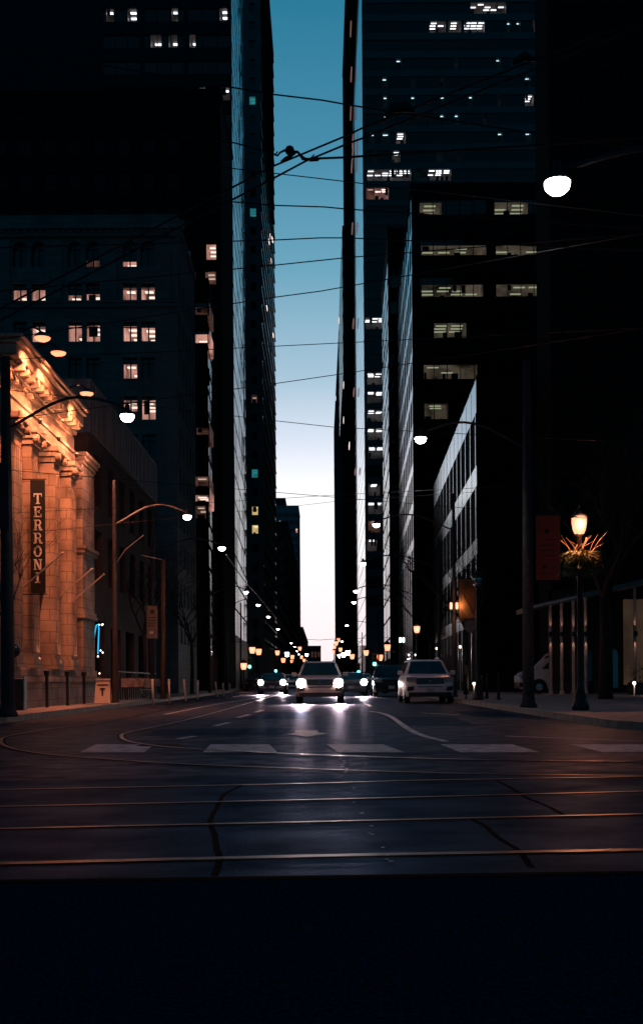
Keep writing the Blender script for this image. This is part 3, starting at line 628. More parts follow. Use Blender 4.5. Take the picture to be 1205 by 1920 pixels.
letw = mat('banner_letter_white', (.80, .74, .66), .7, emis=(1, .78, .62), es=.28)
letw = mat('banner_letter', (.85, .8, .72), .7)
mb = MB(); lh = 24.0 / F * yb_; lw = 15.5 / F * yb_
for i, ch in enumerate('TERRONI'):
    q = P(71.5, 945 + i * 24.7, yb_); letter(mb, ch, q.x - lw / 2, q.z, lw, lh * .84, yb_ - .002, letw, 0)
mb.build('lettering', t)
MB().tube([(p0.x - .45, yb_ + .05, p0.z + .03), (p1.x + .03, yb_ + .05, p0.z + .03)], .02, blk, 6).build('bracket', t); MB().tube([(p0.x - .45, yb_ + .05, p1.z - .03), (p1.x + .03, yb_ + .05, p1.z - .03)], .02, blk, 6).build('bracket', t)
light('SPOT', (p0.x + .9, yb_ - 1.9, p0.z + 1.2), 60, (1, .7, .5), l, .1, aim=(p0.x + .2, yb_, 5.2), cone=R(75))
for k, (a, b) in enumerate((((26, 1117), (118, 1037)), ((93, 1133), (173, 1067)), ((119, 1142), (195, 1077)))):
    def on(p, X): dx, dy = un(*p); q = X * F / dx; return Vector((X, q, EYE + dy / F * q))
    A, B_ = on(a, -9.45), on(b, -7.6)
    f_ = thing('flagpole', 'bare slanting flagpole on the restaurant wall, ' + ['nearest of three', 'middle of three', 'farthest of three'][k], 'flagpole', A, 'slanting flagpoles on the restaurant')
    MB().tube([A, B_], [.032, .02], whitep, 8).build('pole', f_); MB().lathe([(.001, -.05), (.05, 0), (.001, .05)], B_, whitep, 8).build('finial', f_)
    MB().box(A.x, A.x + .12, A.y - .08, A.y + .08, A.z - .14, A.z + .1, blk).build('bracket', f_)

# ---- right side -----------------------------------------------------------
def rightb(name, label, Y0, Y1, h, width=30, wm=black_p, front=None, flit=None, fgm=None, side=None, sgm=None, smull=0, smd=.03, swm=None, srev=.1, fmull=0, xf=XR, gear=0, parapet=True, smm=None, slit=None, tilt=0, tjit=.01, sk=0):
    t, w, _ = building(name, label, xf, xf + width, Y0, Y1, h, wm); skip = ''
    if front is not None: facade(t, w, mfront(Y0), xf, xf + width, 0, h, front, wm, fgm, .25, flit, fmull); skip += 'f'
    if side is not None: facade(t, w, mside(xf, Y0, sk), Y0, Y1, 0, h, side, swm or wm, sgm, srev, slit, smull, smd, smm, tilt=tilt, tjit=tjit); skip += 'l'
    finish(t, w, xf, xf + width, Y0, Y1, h, wm, skip, parapet, gear, b0=sk * (Y1 - Y0)); return t
# glass curtain tower whose front carries rows of ceiling lights
Yr = 265.0; hr = 170
rh = []; rl = {}
dots = {1: [(805, 835, 'cool'), (840, 864, 'cool'), (870, 908, 'cool'), (950, 956, 'dots'), (968, 975, 'dots'), (998, 1008, 'cool')], 0: [(882, 948, 'cool')], 3: [(742, 752, 'dots'), (850, 858, 'dots'), (930, 938, 'dots')],
        4: [(716, 726, 'dots'), (770, 778, 'dots'), (824, 832, 'dots'), (984, 994, 'dots')], 5: [(718, 726, 'dots'), (770, 778, 'dots'), (825, 833, 'dots'), (878, 886, 'dots'), (932, 940, 'dots'), (984, 1000, 'cool')],
        6: [(718, 728, 'dots'), (770, 778, 'dots'), (798, 806, 'dots'), (825, 833, 'dots'), (852, 860, 'dots'), (905, 913, 'dots')], 7: [(692, 702, 'dots'), (715, 730, 'dots'), (742, 760, 'cool'), (932, 942, 'dots'), (985, 995, 'dots')],
        8: [(696, 706, 'dots'), (735, 750, 'cool'), (818, 830, 'dots'), (852, 862, 'dots')], 9: [(688, 770, 'cool'), (775, 800, 'dots'), (802, 845, 'cool')], 10: [(686, 702, 'dim'), (696, 728, 'pink')],
        17: [(684, 722, 'cool')], 20: [(688, 716, 'cool')], 21: [(688, 718, 'cool')], 22: [(688, 718, 'cool')], 23: [(688, 718, 'cool')], 24: [(690, 720, 'cool')], 26: [(690, 712, 'cool')], 27: [(690, 716, 'cool')], 28: [(690, 712, 'dim')], 29: [(688, 706, 'cool')]}
for f in range(-9, 33):
    ya = 4 + 34.7 * f; z1_ = P(840, ya, Yr).z; z0_ = P(840, ya + 22, Yr).z
    if z0_ < 4 or z1_ > hr: continue
    x0_, x1_ = XR + .25, XR + 44
    if f in dots:
        sg = []; last = -1e9
        for a, b, k in dots[f]:
            A, B_ = P(a, ya, Yr).x, P(b, ya, Yr).x
            A = max(A, x0_ + .01, last + .01)
            if B_ > A: sg.append((A, B_, k)); last = B_
        rl[len(rh)] = sg
    rh.append((x0_, x1_, z0_, z1_))
rightb('office_tower', 'huge dark glass office tower front with rows of tiny ceiling lights', Yr, 358, hr, 46, teal_p, rh, rl, glassk, side=[(Yr + .15, 357.8, 3 + 4.18 * i, 3 + 4.18 * i + 3.95) for i in range(39)], sgm=glassb, smull=9, srev=.012, swm=grey_p, fmull=3.3, tilt=1, smd=0, tjit=.004, sk=.0065)
# black tower and wedge-topped tower farther along
t = rightb('black_tower', 'slim black tower edge left of the bright glass tower, pink lit slots', 362, 475, 245, 30, fard, None, side=ribbons(362, 475, 6, 4, 57, .5, .6), srev=.3, swm=fard, sgm=fard)
for i, (x, y) in enumerate(((659, 42), (660, 128), (659, 202), (663, 255), (663, 275), (661, 302), (662, 420), (664, 600), (665, 730), (668, 880))):
    dx, dy = un(x, y); q = XR * F / dx; z = EYE + dy / F * q; MB().box(XR - .35, XR - .02, q, q + 7, z - .5, z + .5, E('slot_glow', (1, .5, .42), (.12, .5, .2, .12, .3, .12, .1, .2, .12, .3)[i] if False else .16)).build('balcony_light', t)
# wedge tower: sloping shoulder line
t, w, _ = building('wedge_tower', 'far dark tower with sloping glass shoulder rising beside the sky', 8.2, 38, 500, 680, 0, black_p)
def zpx(py, D): return EYE + (CY - py) / F * D
# stepped silhouette falling along the street
for k in range(12):
    ya = 500 + k * 8.3; yb2 = ya + 8.3; px = CX + XR * F / ya
    hz = zpx(430 + (k * 14), ya + 4)
    w.box(XR, XR + 26, ya, yb2, 0, hz, fard)
w.box(XR + 0, XR + 26, 600, 680 + 180, 0, zpx(570, 600) * .94, fard)
w.build('wall', t)
for k in range(12):
    ya = 500 + k * 8.3; mb = MB(); hz = zpx(430 + (k * 14), ya + 4)
    for j in range(7): mb.quad((XR - .06, ya + .8, hz - 9 - 9 * j), (XR - .06, ya + 7.4, hz - 9 - 9 * j), (XR - .06, ya + 7.4, hz - 3 - 9 * j), (XR - .06, ya + .8, hz - 3 - 9 * j), glassk)
    mb.build('window', t)
for f in range(40):
    z = 8 + 4.4 * f; MB().quad((XR - .07, 603, z), (XR - .07, 855, z), (XR - .07, 855, z + 3), (XR - .07, 603, z + 3), mat('far_glass', (.01, .03, .04), .9, spec=0)).build('window', t)
for x, y in ((636, 598), (645, 719), (645, 785), (630, 745), (656, 833)):
    dx, dy = un(x, y); q = XR * F / dx; MB().box(XR - .3, XR - .1, q, q + 6, zpx(y, q) - .8, zpx(y, q) + .8, E('slot_pale', (1, .8, .75), 1.2)).build('balcony_light', t)
# striped-side block
h2c = P(728, 452, 175).z
rightb('striped_block', 'dark block with fine vertical stripes between the tower and the banded block', 171, 200, h2c, 26, black_p, ribbons(XR, XR + 26, 4, 3.8, 15, .5), None, side=ribbons(171, 200, 4, 3.1, 19, .9, .2), sgm=glassb, smull=1.6, swm=black_p, srev=.04, smm=black_p, tilt=1, tjit=.03, smd=.012, sk=.02)
# banded block, greenish windows
Y2 = 126.5; h2 = P(775, 352, Y2).z; bh = []; bl = {}
yy = [(372, 402), (447, 478), (518, 556), (597, 633), (676, 710), (748, 785), (820, 850), (893, 925), (965, 1000), (1035, 1070)]
bl_spec = {0: [(787, 828, 'green'), (928, 990, 'green')], 1: [(790, 912, 'green'), (930, 1017, 'green')], 2: [(790, 905, 'green'), (930, 1018, 'green')], 3: [(813, 873, 'green')], 4: [(793, 893, 'green')], 5: [(794, 838, 'green')]}
for r_, (ya, yb2) in enumerate(yy):
    for s0, s1 in ((787, 912), (927, 1050)):
        zz = P(900, yb2, Y2).z, P(900, ya, Y2).z; x0_, x1_ = P(s0, 500, Y2).x, P(s1, 500, Y2).x
        if r_ in bl_spec:
            sg = [(max(P(a, 500, Y2).x, x0_ + .02), min(P(b, 500, Y2).x, x1_ - .02), k, .62 if r_ in (1, 2) else .8) for a, b, k in bl_spec[r_] if s0 <= a < s1]
            if sg: bl[len(bh)] = sg
        bh.append((x0_, x1_, *zz))
sb = [(Y2 + .4, 151.6, zz[2], zz[3]) for zz in bh[::2]] + [(Y2 + .4, 151.6, bh[0][3] + 1.6, h2 - .6)]
t = rightb('banded_block', 'black office block with greenish lit window bands and pale banded street side', Y2, 168, h2, 30, black_p, bh, bl, side=[(Y2 + .3, 167.7, a[3] + .55, a[3] + 1.75) for a in bh[::2]], sgm=glassp, smull=8.4, swm=black_p, srev=.02, fmull=1.45, smm=black_p, tilt=1, smd=0, tjit=.004, sk=.027)
mb = MB()
for i in range(9): y = Y2 + .6 + i * 4.6; mb.quad((XR - .01, y, 3), (XR - .01, y + .5, 3), (XR + .01, y + .5, h2 - 1), (XR - .01, y, h2 - 1), glassp) if False else (lambda g: mb.add([(XR - .02 + .027 * (y - Y2), y, 3), (XR - .02 + .027 * (y - Y2) + .02, y + .8, 3), (XR - .02 + .027 * (y - Y2) + .02, y + .8, h2 - 1), (XR - .02 + .027 * (y - Y2), y, h2 - 1)], [(0, 1, 2, 3)], g))(glassp)
mb.build('fin', t)
# greenish ceiling glow tubes under the sills
mb = MB()
# low glazed block with sloping-looking parapet
h3 = P(895, 703, 75).z
pt = mat('blue_parapet', (.38, .50, .58), .16, 1, var=.2)
t = rightb('glazed_block', 'low block with pale reflective parapet and thin vertical fins beyond the van', 75, 118, h3, 26, black_p, ribbons(XR, XR + 26, 3.5, 3.8, 4, .45), None, fgm=black_p, side=[(75.3, 117.8, a, b) for a, b in ((4.6, 5.6), (9.0, 10.1), (13.4, 14.8), (18.1, 20.3))], sgm=pt, smull=8.4, swm=black_p, srev=.02, smm=black_p, parapet=False, tilt=1, smd=0, tjit=.004, sk=.03)
mb = MB()
for i in range(12): y = 75.6 + i * 3.5; x_ = XR + .03 * (y - 75) - .03; mb.add([(x_, y, .8), (x_ + .015, y + .35, .8), (x_ + .015, y + .35, 20.2), (x_, y, 20.2)], [(0, 1, 2, 3)], pt)
mb.build('fin', t)
# near black block on the right
t, w, _ = building('black_block', 'unlit black office block filling the upper right corner', 12.95, 45, 66, 70, 62, black_p)
facade(t, w, mfront(66), 12.95, 45, 6, 62, grid(13.2, 44, 14, 6.5, 3.7, 14, .55, .5)[:], mat('near_black_wall', (.012, .011, .012), .8, spec=.1), black_p, .2, None, 0, cap=90)
w.box(12.95, 45, 66.2, 66.9, 0, 5.99, brick)
shell(w, 12.95, 45, 66, 70, 62, black_p, 'f'); w.box(20, 45, 70.01, 100, 0, 61.9, black_p); w.build('wall', t)
MB().box(17.0, 18.9, 65.9, 66.19, .6, 5.4, E('lobby_glow', (.55, .32, .20), .06, .3, .8)).build('lobby_panel', t)  # emissive beige panel on the lobby wall
# portico
t = thing('entrance_canopy', 'sloping entrance canopy on slim steel posts with glints of light', 'canopy', (14, 62, .15))
cm = mat('canopy_metal', (.14, .13, .13), .35, .5)
MB().prism([(0, 0), (8.5, 1.9), (8.5, 2.15), (0, .25)], (10.9, 60.5, 4.55), (1, 0, 0), (0, 0, 1), (0, 5.2, 0), cm).build('roof', t)
MB().prism([(0, 0), (2.4, .54), (2.4, .64), (0, .10)], (10.88, 60.4, 4.62), (1, 0, 0), (0, 0, 1), (0, .08, 0), whitep).build('fascia', t)
pm = mat('post_steel', (.42, .34, .30), .45, .3)
for i, px in enumerate((1031, 1052, 1074, 1097, 1189)):
    q = P(px, 1200, 61); MB().lathe([(.13, .15), (.13, .3), (.085, .32), (.085, 4.6 + (q.x - 10.9) * .22)], (q.x, 61, 0), pm, 14).build('post', t)
    MB().box(q.x - .11, q.x + .11, 60.82, 60.9, 3.15, 3.4, blk).build('wall_lamp', t)
    light('SPOT', (q.x - .03, 60.78, 3.45), 14, (1, .5, .36), t, .02, aim=(q.x, 60.93, 5), cone=R(50)); light('SPOT', (q.x - .03, 60.78, 3.1), 22, (1, .5, .36), t, .02, aim=(q.x, 60.93, 1.2), cone=R(50))
# brick piers behind
for i, px in enumerate((1042, 1064, 1088, 1120)):
    q = P(px, 1200, 64); 
    b_ = thing('pier', 'dark brick pier behind the canopy posts, ' + ['first from left', 'second from left', 'third from left', 'fourth from left'][i], 'pier', (q.x, 64, .15), 'brick piers behind the canopy')
    MB().box(q.x - .28, q.x + .28, 63.7, 64.3, .15, 5.2, brick).build('shaft', b_); MB().box(q.x - .36, q.x + .36, 63.6, 64.4, .15, .8, stone_d).build('base', b_)

# ---------------------------------------------------------------- street lamps
def street_lamp(label, px, py, D, X, r=.14, H=None, style=0, power=0, pm=polem, base=None, arm=True, armm=None):
    lp_ = P(px, py, D); top = lp_.z + .1; side = 1 if X > 0 else -1
    t = thing('street_lamp', label, 'street lamp', (X, D, .15), 'street lamps along both kerbs')
    Hp = H or top + 1.3
    MB().lathe([(r * 1.45, .15), (r * 1.45, .2), (r * 1.1, .3), (r, .5), (r * .62, Hp), (r * .3, Hp + .05)], (X, D, 0), pm, 12).build('pole', t, True)
    a = Vector((X, D, top - .35)); e = Vector((lp_.x, D, top + .08)); pts = []
    for k in range(13):
        s = k / 12; pts.append(a.lerp(e, s) + Vector((0, 0, .55 * (.5 - .5 * math.cos(math.pi * min(1, s * 1.05))) * (1 - s) * 1.6 + .25 * math.sin(math.pi * s))))
    MB().tube(pts, .035, armm or pm, 7).build('arm', t, True)
    k = max(1, 1)
    MB().lathe([(.02, .26), (.05, .24), (.07, .12), (.15, .07), (.175, .0)], (lp_.x, D, lp_.z + .06), pm, 14).build('hood', t, True)
    MB().lathe([(.162, .06), (.165, .03), (.145, -.035), (.09, -.085), (.01, -.105)], (lp_.x, D, lp_.z), lampw, 16).build('bowl', t, True)
    if power: light('SPOT', (lp_.x, D, lp_.z - .2), power, (.88, .92, 1), t, .12, aim=(lp_.x, D, 0), cone=R(150), blend=.6)
    return t
street_lamp('nearest right street lamp, its bowl glowing large at upper right', 1044, 350, 14.8, 6.7, power=16)
street_lamp('thick grey pole at the left photo edge carrying a white lamp over the brick block', 239, 783, 27.5, -7.35, r=.17, power=38)
street_lamp('tall grey pole left of the orange banner, its lamp in front of the banded block', 788, 825, 33.1, 5.82, r=.17, H=9.9, power=110, base=1)
lamps = [(351, 970, 45, -7.9, 'street lamp with a long orange-lit curved arm beside the restaurant'), (416, 1029, 55, -7.9, 'left kerb street lamp just beyond the long curved arm'), (705, 985, 54, 6.1, 'right kerb street lamp on the leaning pole above the parked white vehicle'),
         (680, 1058, 64, 6.4, 'right kerb street lamp, fourth from the camera'), (667, 1109, 82, 6.4, 'right kerb street lamp, fifth from the camera'), (663, 1130, 96, 6.4, 'right kerb street lamp, sixth from the camera'), (650, 1173, 133, 6.4, 'right kerb street lamp, seventh from the camera'), (641, 1203, 185, 6.4, 'right kerb street lamp farthest down the street'),
         (461, 1111, 83, -7.9, 'left kerb street lamp, fourth from the camera'), (484, 1135, 98, -7.9, 'left kerb street lamp, fifth from the camera'), (503, 1157, 115, -7.9, 'left kerb street lamp, sixth from the camera'), (521, 1180, 143, -7.9, 'left kerb street lamp, seventh from the camera, faintly blue'),
         (546, 1206, 196, -7.9, 'left kerb street lamp, eighth from the camera'), (552, 1213, 218, -7.9, 'left kerb street lamp, ninth from the camera'), (556, 1221, 250, -7.9, 'left kerb street lamp, tenth from the camera'), (560, 1227, 281, -7.9, 'left kerb street lamp, eleventh from the camera')]
for i, (px, py, D, X, lb) in enumerate(lamps):
    t = street_lamp(lb, px, py, D, X, r=.11, pm=polem, power=(60 if D < 100 else 0), armm=(polew if i == 0 else None))
    if D > 110:
        for c_ in t.children:
            if c_.name.startswith('bowl'): pass
t = C.objects['street_lamp.002']
# black-and-orange reflector studs on the tall pole + leaning pole
t = C.objects['street_lamp.002']
rm_ = mat('red_reflector', (.5, .02, .02), .3)
for y_ in (1053, 1068, 1085, 1090, 1096, 1116, 1122): p_ = P(990, y_, 32.9); MB().lathe([(.001, -.02), (.018, -.01), (.018, .01), (.001, .02)], p_, rm_, 8, 'Y').build('reflector', t)
t = C.objects['street_lamp.003']; MB().tube([P(270, 1003, 45), P(236, 1030, 45), P(218, 1056, 45)], .015, polew, 6).build('brace', t)
tag(MB().tube([P(424, 1040, 55), P(461, 1093, 83), P(484, 1118, 98), P(505, 1145, 115), P(522, 1170, 143), P(548, 1200, 196), P(563, 1222, 281)], .03, polew, 5).build('overhead_wire'), 'pale cable running along the left row of street lamps', 'wire')
# ---------------------------------------------------------------- pedestrian lanterns (orange)
def lantern(label, px, py, D, X=None, lit=True, H=None, white=False):
    k = 1 if D < 100 else 1.45
    p = P(px, py, D); x = p.x; t = thing('lantern', label, 'lantern', (x, D, .15), 'pedestrian lanterns along both kerbs')
    z = p.z
    MB().lathe([(.22, .15), (.22, .28), (.14, .42), (.16, .5), (.085, .75), (.06, z - .3), (.11, z - .26), (.12, z - .22)], (x, D, 0), blk, 14).build('post', t, True)
    MB().lathe([(.12 * k, -.21 * k), (.165 * k, -.1 * k), (.19 * k, .06 * k), (.19 * k, .18 * k)], (x, D, z), (lampw if white else lampo) if lit else MATS['chrome'], 16).build('glass', t, True)
    MB().lathe([(.22 * k, .18 * k), (.19 * k, .26 * k), (.10 * k, .36 * k), (.04, .4 * k), (.03, .5 * k), (.001, .52 * k)], (x, D, z), polem, 16).build('cap', t, True)
    if lit and D < 110: light('POINT', (x, D - .28, z), 270 if D < 40 else 60, (1, .32, .15), t, .15)
    return t
lantern('glowing orange lantern above the flower basket at the right', 1085, 985, 29.8)
lantern('orange lantern behind the parked white vehicle', 781, 1180, 72); lantern('orange lantern beyond the parked cars at the right kerb', 726, 1214, 110)
lantern('dim orange lantern near the green signal at the right', 686, 1224, 130); lantern('orange lantern at the left kerb, left one of the close pair', 473, 1219, 108)
lantern('orange lantern at the left kerb, right one of the close pair', 485, 1222, 112); lantern('small orange lantern left of the centre, beyond the pair', 520, 1224, 150)
for i, (x, y) in enumerate(((630, 1206), (634, 1200), (628, 1213), (626, 1222))): lantern('distant orange lantern at the right kerb near the street end', x, y, 170 + 14 * i)
for i, (x, y) in enumerate(((562, 1216), (565, 1232), (547, 1240))): lantern('distant orange lantern at the left kerb near the street end', x, y, 190 + 18 * i)
for i, (x, y, D, lb) in enumerate(((548, 1232, 170, 'left'), (538, 1227, 160, 'left'), (531, 1238, 150, 'left'), (575, 1228, 240, 'left'), (570, 1238, 225, 'left'), (652, 1224, 150, 'right'), (660, 1231, 140, 'right'), (644, 1228, 165, 'right'), (638, 1218, 180, 'right'), (636, 1230, 200, 'right'))):
    lantern('distant %s lantern at the %s kerb near the street end' % ('white' if i % 2 else 'orange', lb), x, y, D, white=bool(i % 2))
lantern('small orange lantern low at the left kerb before the close pair', 457, 1249, 104); lantern('small orange lantern at the right kerb above the pickup roof', 712, 1233, 112)
lantern('unlit pale-capped lantern beside the ochre banner', 894, 1090, 46, lit=False)
# double globe on the leaning pole
for i, (x, y) in enumerate(((845, 1136), (856, 1136))):
    p = P(x, y, 53.6 - .1 * i); t = thing('wall_lamp', ['left', 'right'][i] + ' one of two small orange tube lamps on the leaning pole', 'lamp', p)
    MB().lathe([(.01, -.16), (.06, -.13), (.06, .13), (.01, .16)], p, lampo, 10).build('tube', t); MB().tube([p + Vector((0, 0, -.15)), p + Vector((.12 - .24 * i + .06, .3, -.3))], .015, blk, 5).build('bracket', t)
    light('POINT', p + Vector((0, -.2, 0)), 25, (1, .4, .18), t, .06)
# two pale small lamps on the far pavement
for i, (x, y) in enumerate(((750, 1200), (756, 1200))):
    p = P(x, y, 90); t = thing('wall_lamp', ['left', 'right'][i] + ' one of two small white lamps under the banded block', 'lamp', p)
    MB().lathe([(.01, -.2), (.09, -.17), (.09, .17), (.01, .2)], p, E('pale_lamp', (.8, 1, .85), 3), 8).build('glass', t); MB().tube([p + Vector((0, 0, -.2)), Vector((p.x, 90, .15))], .03, blk, 6).build('post', t)

# flower basket ring under the lantern
q = P(1087, 1060, 29.8); t = thing('flower_basket', 'round shaggy plant basket with dry reeds under the right lantern', 'plant basket', (q.x, 29.8, q.z))
random.seed(11); mb = MB()
for i in range(4200):
    a = random.uniform(0, 6.283); rr = random.uniform(.05, .46) + random.gauss(0, .04); z = random.uniform(-.42, .16) - .2 * max(0, rr - .3)
    p = Vector((q.x + rr * math.cos(a), 29.8 + rr * math.sin(a), q.z + .20 + z)); d = Vector((math.cos(a), math.sin(a), random.uniform(-1.2, .6))) * random.uniform(.05, .13); s = Vector((-math.sin(a), math.cos(a), random.uniform(-.4, .4))) * .018
    mb.add([p - s, p + s, p + d], [(0, 1, 2)], leafm)
mb.build('foliage', t)
mb = MB()
for i in range(17):
    a = random.uniform(0, 6.283); p = Vector((q.x + .22 * math.cos(a), 29.8 + .22 * math.sin(a), q.z + .22)); sgn = random.choice((-1, 1)); e = p + Vector((sgn * random.uniform(.12, .55), random.uniform(-.4, .2), random.uniform(.25, .62)))
    mb.tube([p, p.lerp(e, .5) + Vector((0, 0, .05)), e], [.007, .010, .003], reedm, 4)
mb.build('reed', t)
mb = MB(); mb.lathe([(.05, -.30), (.24, -.18), (.34, .02), (.36, .06)], q, blk, 16); mb.build('bowl', t)

# ---------------------------------------------------------------- banners, signs and poles
def banner(label, x0, y0, x1, y1, D, m, polex, marks):
    a = P(x0, y0, D); b = P(x1, y1, D); t = thing('street_banner', label, 'banner', (a.x, D, b.z))
    MB().box(a.x, b.x, D, D + .02, b.z, a.z, m).build('cloth', t)
    for z in (a.z + .03, b.z - .03): MB().tube([(polex, D + .03, z), (b.x, D + .03, z)], .015, blk, 6).build('bracket', t)
    mk = MB(); marks(mk, a, b, D); mk.build('printing', t)
def mk1(mk, a, b, D):
    m = mat('banner_mark_dark', (.10, .015, .012), .8); u = lambda x, z: P(x, z, D - .01)
    mk.bar(u(1025, 993), u(1035, 981), .03, .01, m); mk.lathe([(.001, -.005), (.07, -.004), (.07, .004), (.001, .005)], u(1024, 996), m, 12, 'Y')
    for z in (1012, 1022, 1032, 1042): mk.bar(u(1012, z), u(1040, z), .008, .02, m)
    mk.lathe([(.001, -.005), (.07, -.004), (.07, .004), (.001, .005)], u(1020, 1063), yelm, 12, 'Y'); mk.bar(u(1012, 1074), u(1035, 1074), .008, .02, yelm)
banner('orange-red street banner hanging beside the tall grey pole', 1004, 966, 1050, 1087, 33.2, redm, 5.82, mk1)
def mk0(mk, a, b, D):
    m = mat('banner_mark_dark', (.10, .015, .012), .8)
    for z in (905, 915, 925): mk.bar(P(0, z, D - .01), P(12, z, D - .01), .008, .04, m)
banner('dim purple street banner on the pole at the left photo edge', -14, 868, 17, 992, 27.2, mat('banner_purple', (.09, .03, .05), .8, var=.25, scale=2), -7.35, mk0)
def mk2(mk, a, b, D):
    m = mat('banner_mark_brown', (.10, .05, .02), .8); m2 = mat('banner_mark_tan', (.26, .15, .06), .8); u = lambda x, z: P(x, z, D - .01)
    mk.lathe([(.06, -.005), (.12, -.004), (.12, .004), (.06, .005)], u(873, 1101), m, 14, 'Y')
    mk.add([u(866, 1112), u(889, 1158), u(876, 1160), u(864, 1140)], [(0, 1, 2, 3)], m2)
    mk.bar(u(866, 1161), u(886, 1161), .008, .03, m)
banner('ochre street banner with round emblem beside the leaning pole', 860, 1086, 891, 1165, 53.4, yelm, 6.1, mk2)
# round ring sign under it
c = P(881, 1174, 53); t = thing('round_sign', 'dark round hanging sign with pale ring and mark below the ochre banner', 'sign', c)
MB().lathe([(.30, -.02), (.30, .02)], c, blk, 20, 'Y').build('plate', t)
sm = mat('sign_mark', (.25, .2, .17), .7); mb = MB(); mb.lathe([(.25, -.03), (.28, -.03), (.28, -.025), (.25, -.025)], c, sm, 24, 'Y')
k = c + Vector((0, -.035, 0)); mb.bar(k + Vector((-.2, 0, 0)), k + Vector((.02, 0, 0)), .01, .04, sm); mb.bar(k + Vector((-.06, 0, .08)), k + Vector((.02, 0, 0)), .01, .04, sm); mb.bar(k + Vector((-.06, 0, -.08)), k + Vector((.02, 0, 0)), .01, .04, sm)
mb.bar(k + Vector((.08, 0, -.1)), k + Vector((.08, 0, .1)), .03, .01, sm, Vector((0, 1, 0))); mb.bar(k + Vector((.08, 0, .09)), k + Vector((.18, 0, .09)), .01, .03, sm); mb.bar(k + Vector((.08, 0, 0)), k + Vector((.16, 0, 0)), .01, .03, sm)
mb.build('emblem', t); MB().tube([c + Vector((-.5, .1, .34)), c + Vector((.3, .1, .34))], .02, blk, 6).build('bracket', t)
def post(name, label, cat, px, ybot, ytop, m, r, lean=0, group=None, z0=.15, cap=True):
    b = G(px, ybot, z0); tp = P(px + lean, ytop, b.y); t = thing(name, label, cat, b, group)
    MB().tube([b, b.lerp(tp, .5), tp], [r, r * .9, r * .75], m, 12).build('shaft', t, True)
    MB().lathe([(r * 1.8, 0), (r * 1.8, .03), (r * 1.1, .08)], b, m, 12).build('foot', t); return t, b, tp
t, b, tp = post('utility_pole', 'brown wooden utility pole left of the flexible posts', 'pole', 306, 1311, 1048, wood, .12)
MB().tube([tp + Vector((0, -.05, -.05)), P(266, 1041, b.y)], .022, whitep, 6).build('arm', t)
s0 = P(283, 1136, b.y - 1.0)
t = thing('parking_sign', 'tall pale parking notice with faint lettering beside the brown pole', 'sign', (s0.x, b.y - 1, s0.z)); e = P(296, 1197, b.y - 1)
a_ = P(275, 1136, b.y - 1)
MB().box(a_.x, e.x, b.y - 1, b.y - .97, e.z, a_.z, mat('notice_face', (.16, .14, .13), .6)).build('plate', t)
mb = MB(); dm = mat('notice_ink', (.02, .02, .02), .6); ce = P(286, 1147, b.y - 1.01); mb.lathe([(.075, -.01), (.10, -.01), (.10, 0), (.075, 0)], ce, dm, 16, 'Y'); mb.bar(ce + Vector((-.05, -.012, .06)), ce + Vector((.05, -.012, -.06)), .01, .02, dm)
for i, z in enumerate((1158, 1163, 1168, 1173)): mb.bar(P(279, z, b.y - 1.01), P(293 - i, z, b.y - 1.01), .01, .035, dm)
mb.build('lettering', t); ce = P(284, 1186, b.y - 1.02); MB().box(ce.x - .09, ce.x + .09, b.y - 1.03, b.y - 1.005, ce.z - .05, ce.z + .05, whitep).build('sticker', t)
MB().tube([(a_.x + .15, b.y - .95, .15), (a_.x + .15, b.y - .95, a_.z)], .03, polem, 8).build('post', t)
# white flexible posts
flexw = mat('flex_post_white', (.50, .46, .44), .5)
for i, (px, yb3, yt, ln) in enumerate(((288, 1327, 1273, -2), (318, 1322, 1273, -1), (349, 1318, 1274, -4), (371, 1314, 1275, 0), (407, 1310, 1278, -3), (419, 1309, 1280, -1), (433, 1307, 1281, -3), (444, 1305, 1283, 0))):
    lb = 'white flexible post on the left bike lane edge, ' + ['nearest, upright on a black foot', 'second from the camera', 'third, leaning left', 'fourth from the camera', 'fifth, leaning left', 'sixth from the camera', 'seventh from the camera', 'farthest'][i]
    b = G(px, yb3, 0); tp = P(px + ln, yt, b.y); t = thing('flexible_post', lb, 'post', b, 'white flexible posts along the bike lane')
    MB().tube([b + Vector((0, 0, .04)), tp], .045, flexw, 12).build('tube', t, True); MB().lathe([(.16, 0.003), (.16, .03), (.06, .07)], b, rubber, 12).build('foot', t)
    MB().tube([b.lerp(tp, .78), b.lerp(tp, .88)], .05, mat('reflective_band', (.7, .65, .62), .3), 12).build('band', t)
# sandwich board
b = G(191, 1318, .15); y = b.y; t = thing('sandwich_board', 'white sandwich board with a black letter T on the pavement', 'sandwich board', b)
z1_ = P(191, 1274, y).z; x0_ = P(177, 1300, y).x; x1_ = P(207, 1300, y).x; dx_ = (x1_ - x0_)
mb = MB(); mb.prism([(0, 0), (dx_, 0), (dx_ - .04, z1_ - .15), (.04, z1_ - .15)], (x0_, y, .15), (1, 0, 0), (0, .18, 1), (0, .02, 0), whitep); mb.build('front_board', t)
mb = MB(); mb.prism([(0, 0), (dx_, 0), (dx_ - .04, z1_ - .15), (.04, z1_ - .15)], (x0_, y + .42, .15), (1, 0, 0), (0, -.22, 1), (0, .02, 0), whitep); mb.build('back_board', t)
mb = MB(); mb.box(x0_ + .03, x1_ - .03, y + .10, y + .3, z1_ - .03, z1_ + .03, whitep); mb.build('top_rail', t)
xm = (x0_ + x1_) / 2; mb = MB(); mb.box(xm - .10, xm + .10, y + .045, y + .07, .66, .72, blk); mb.box(xm - .03, xm + .03, y + .03, y + .06, .42, .66, blk); mb.box(x0_ + .08, x1_ - .08, y + .085, y + .12, .82, .87, wood); mb.build('lettering', t)
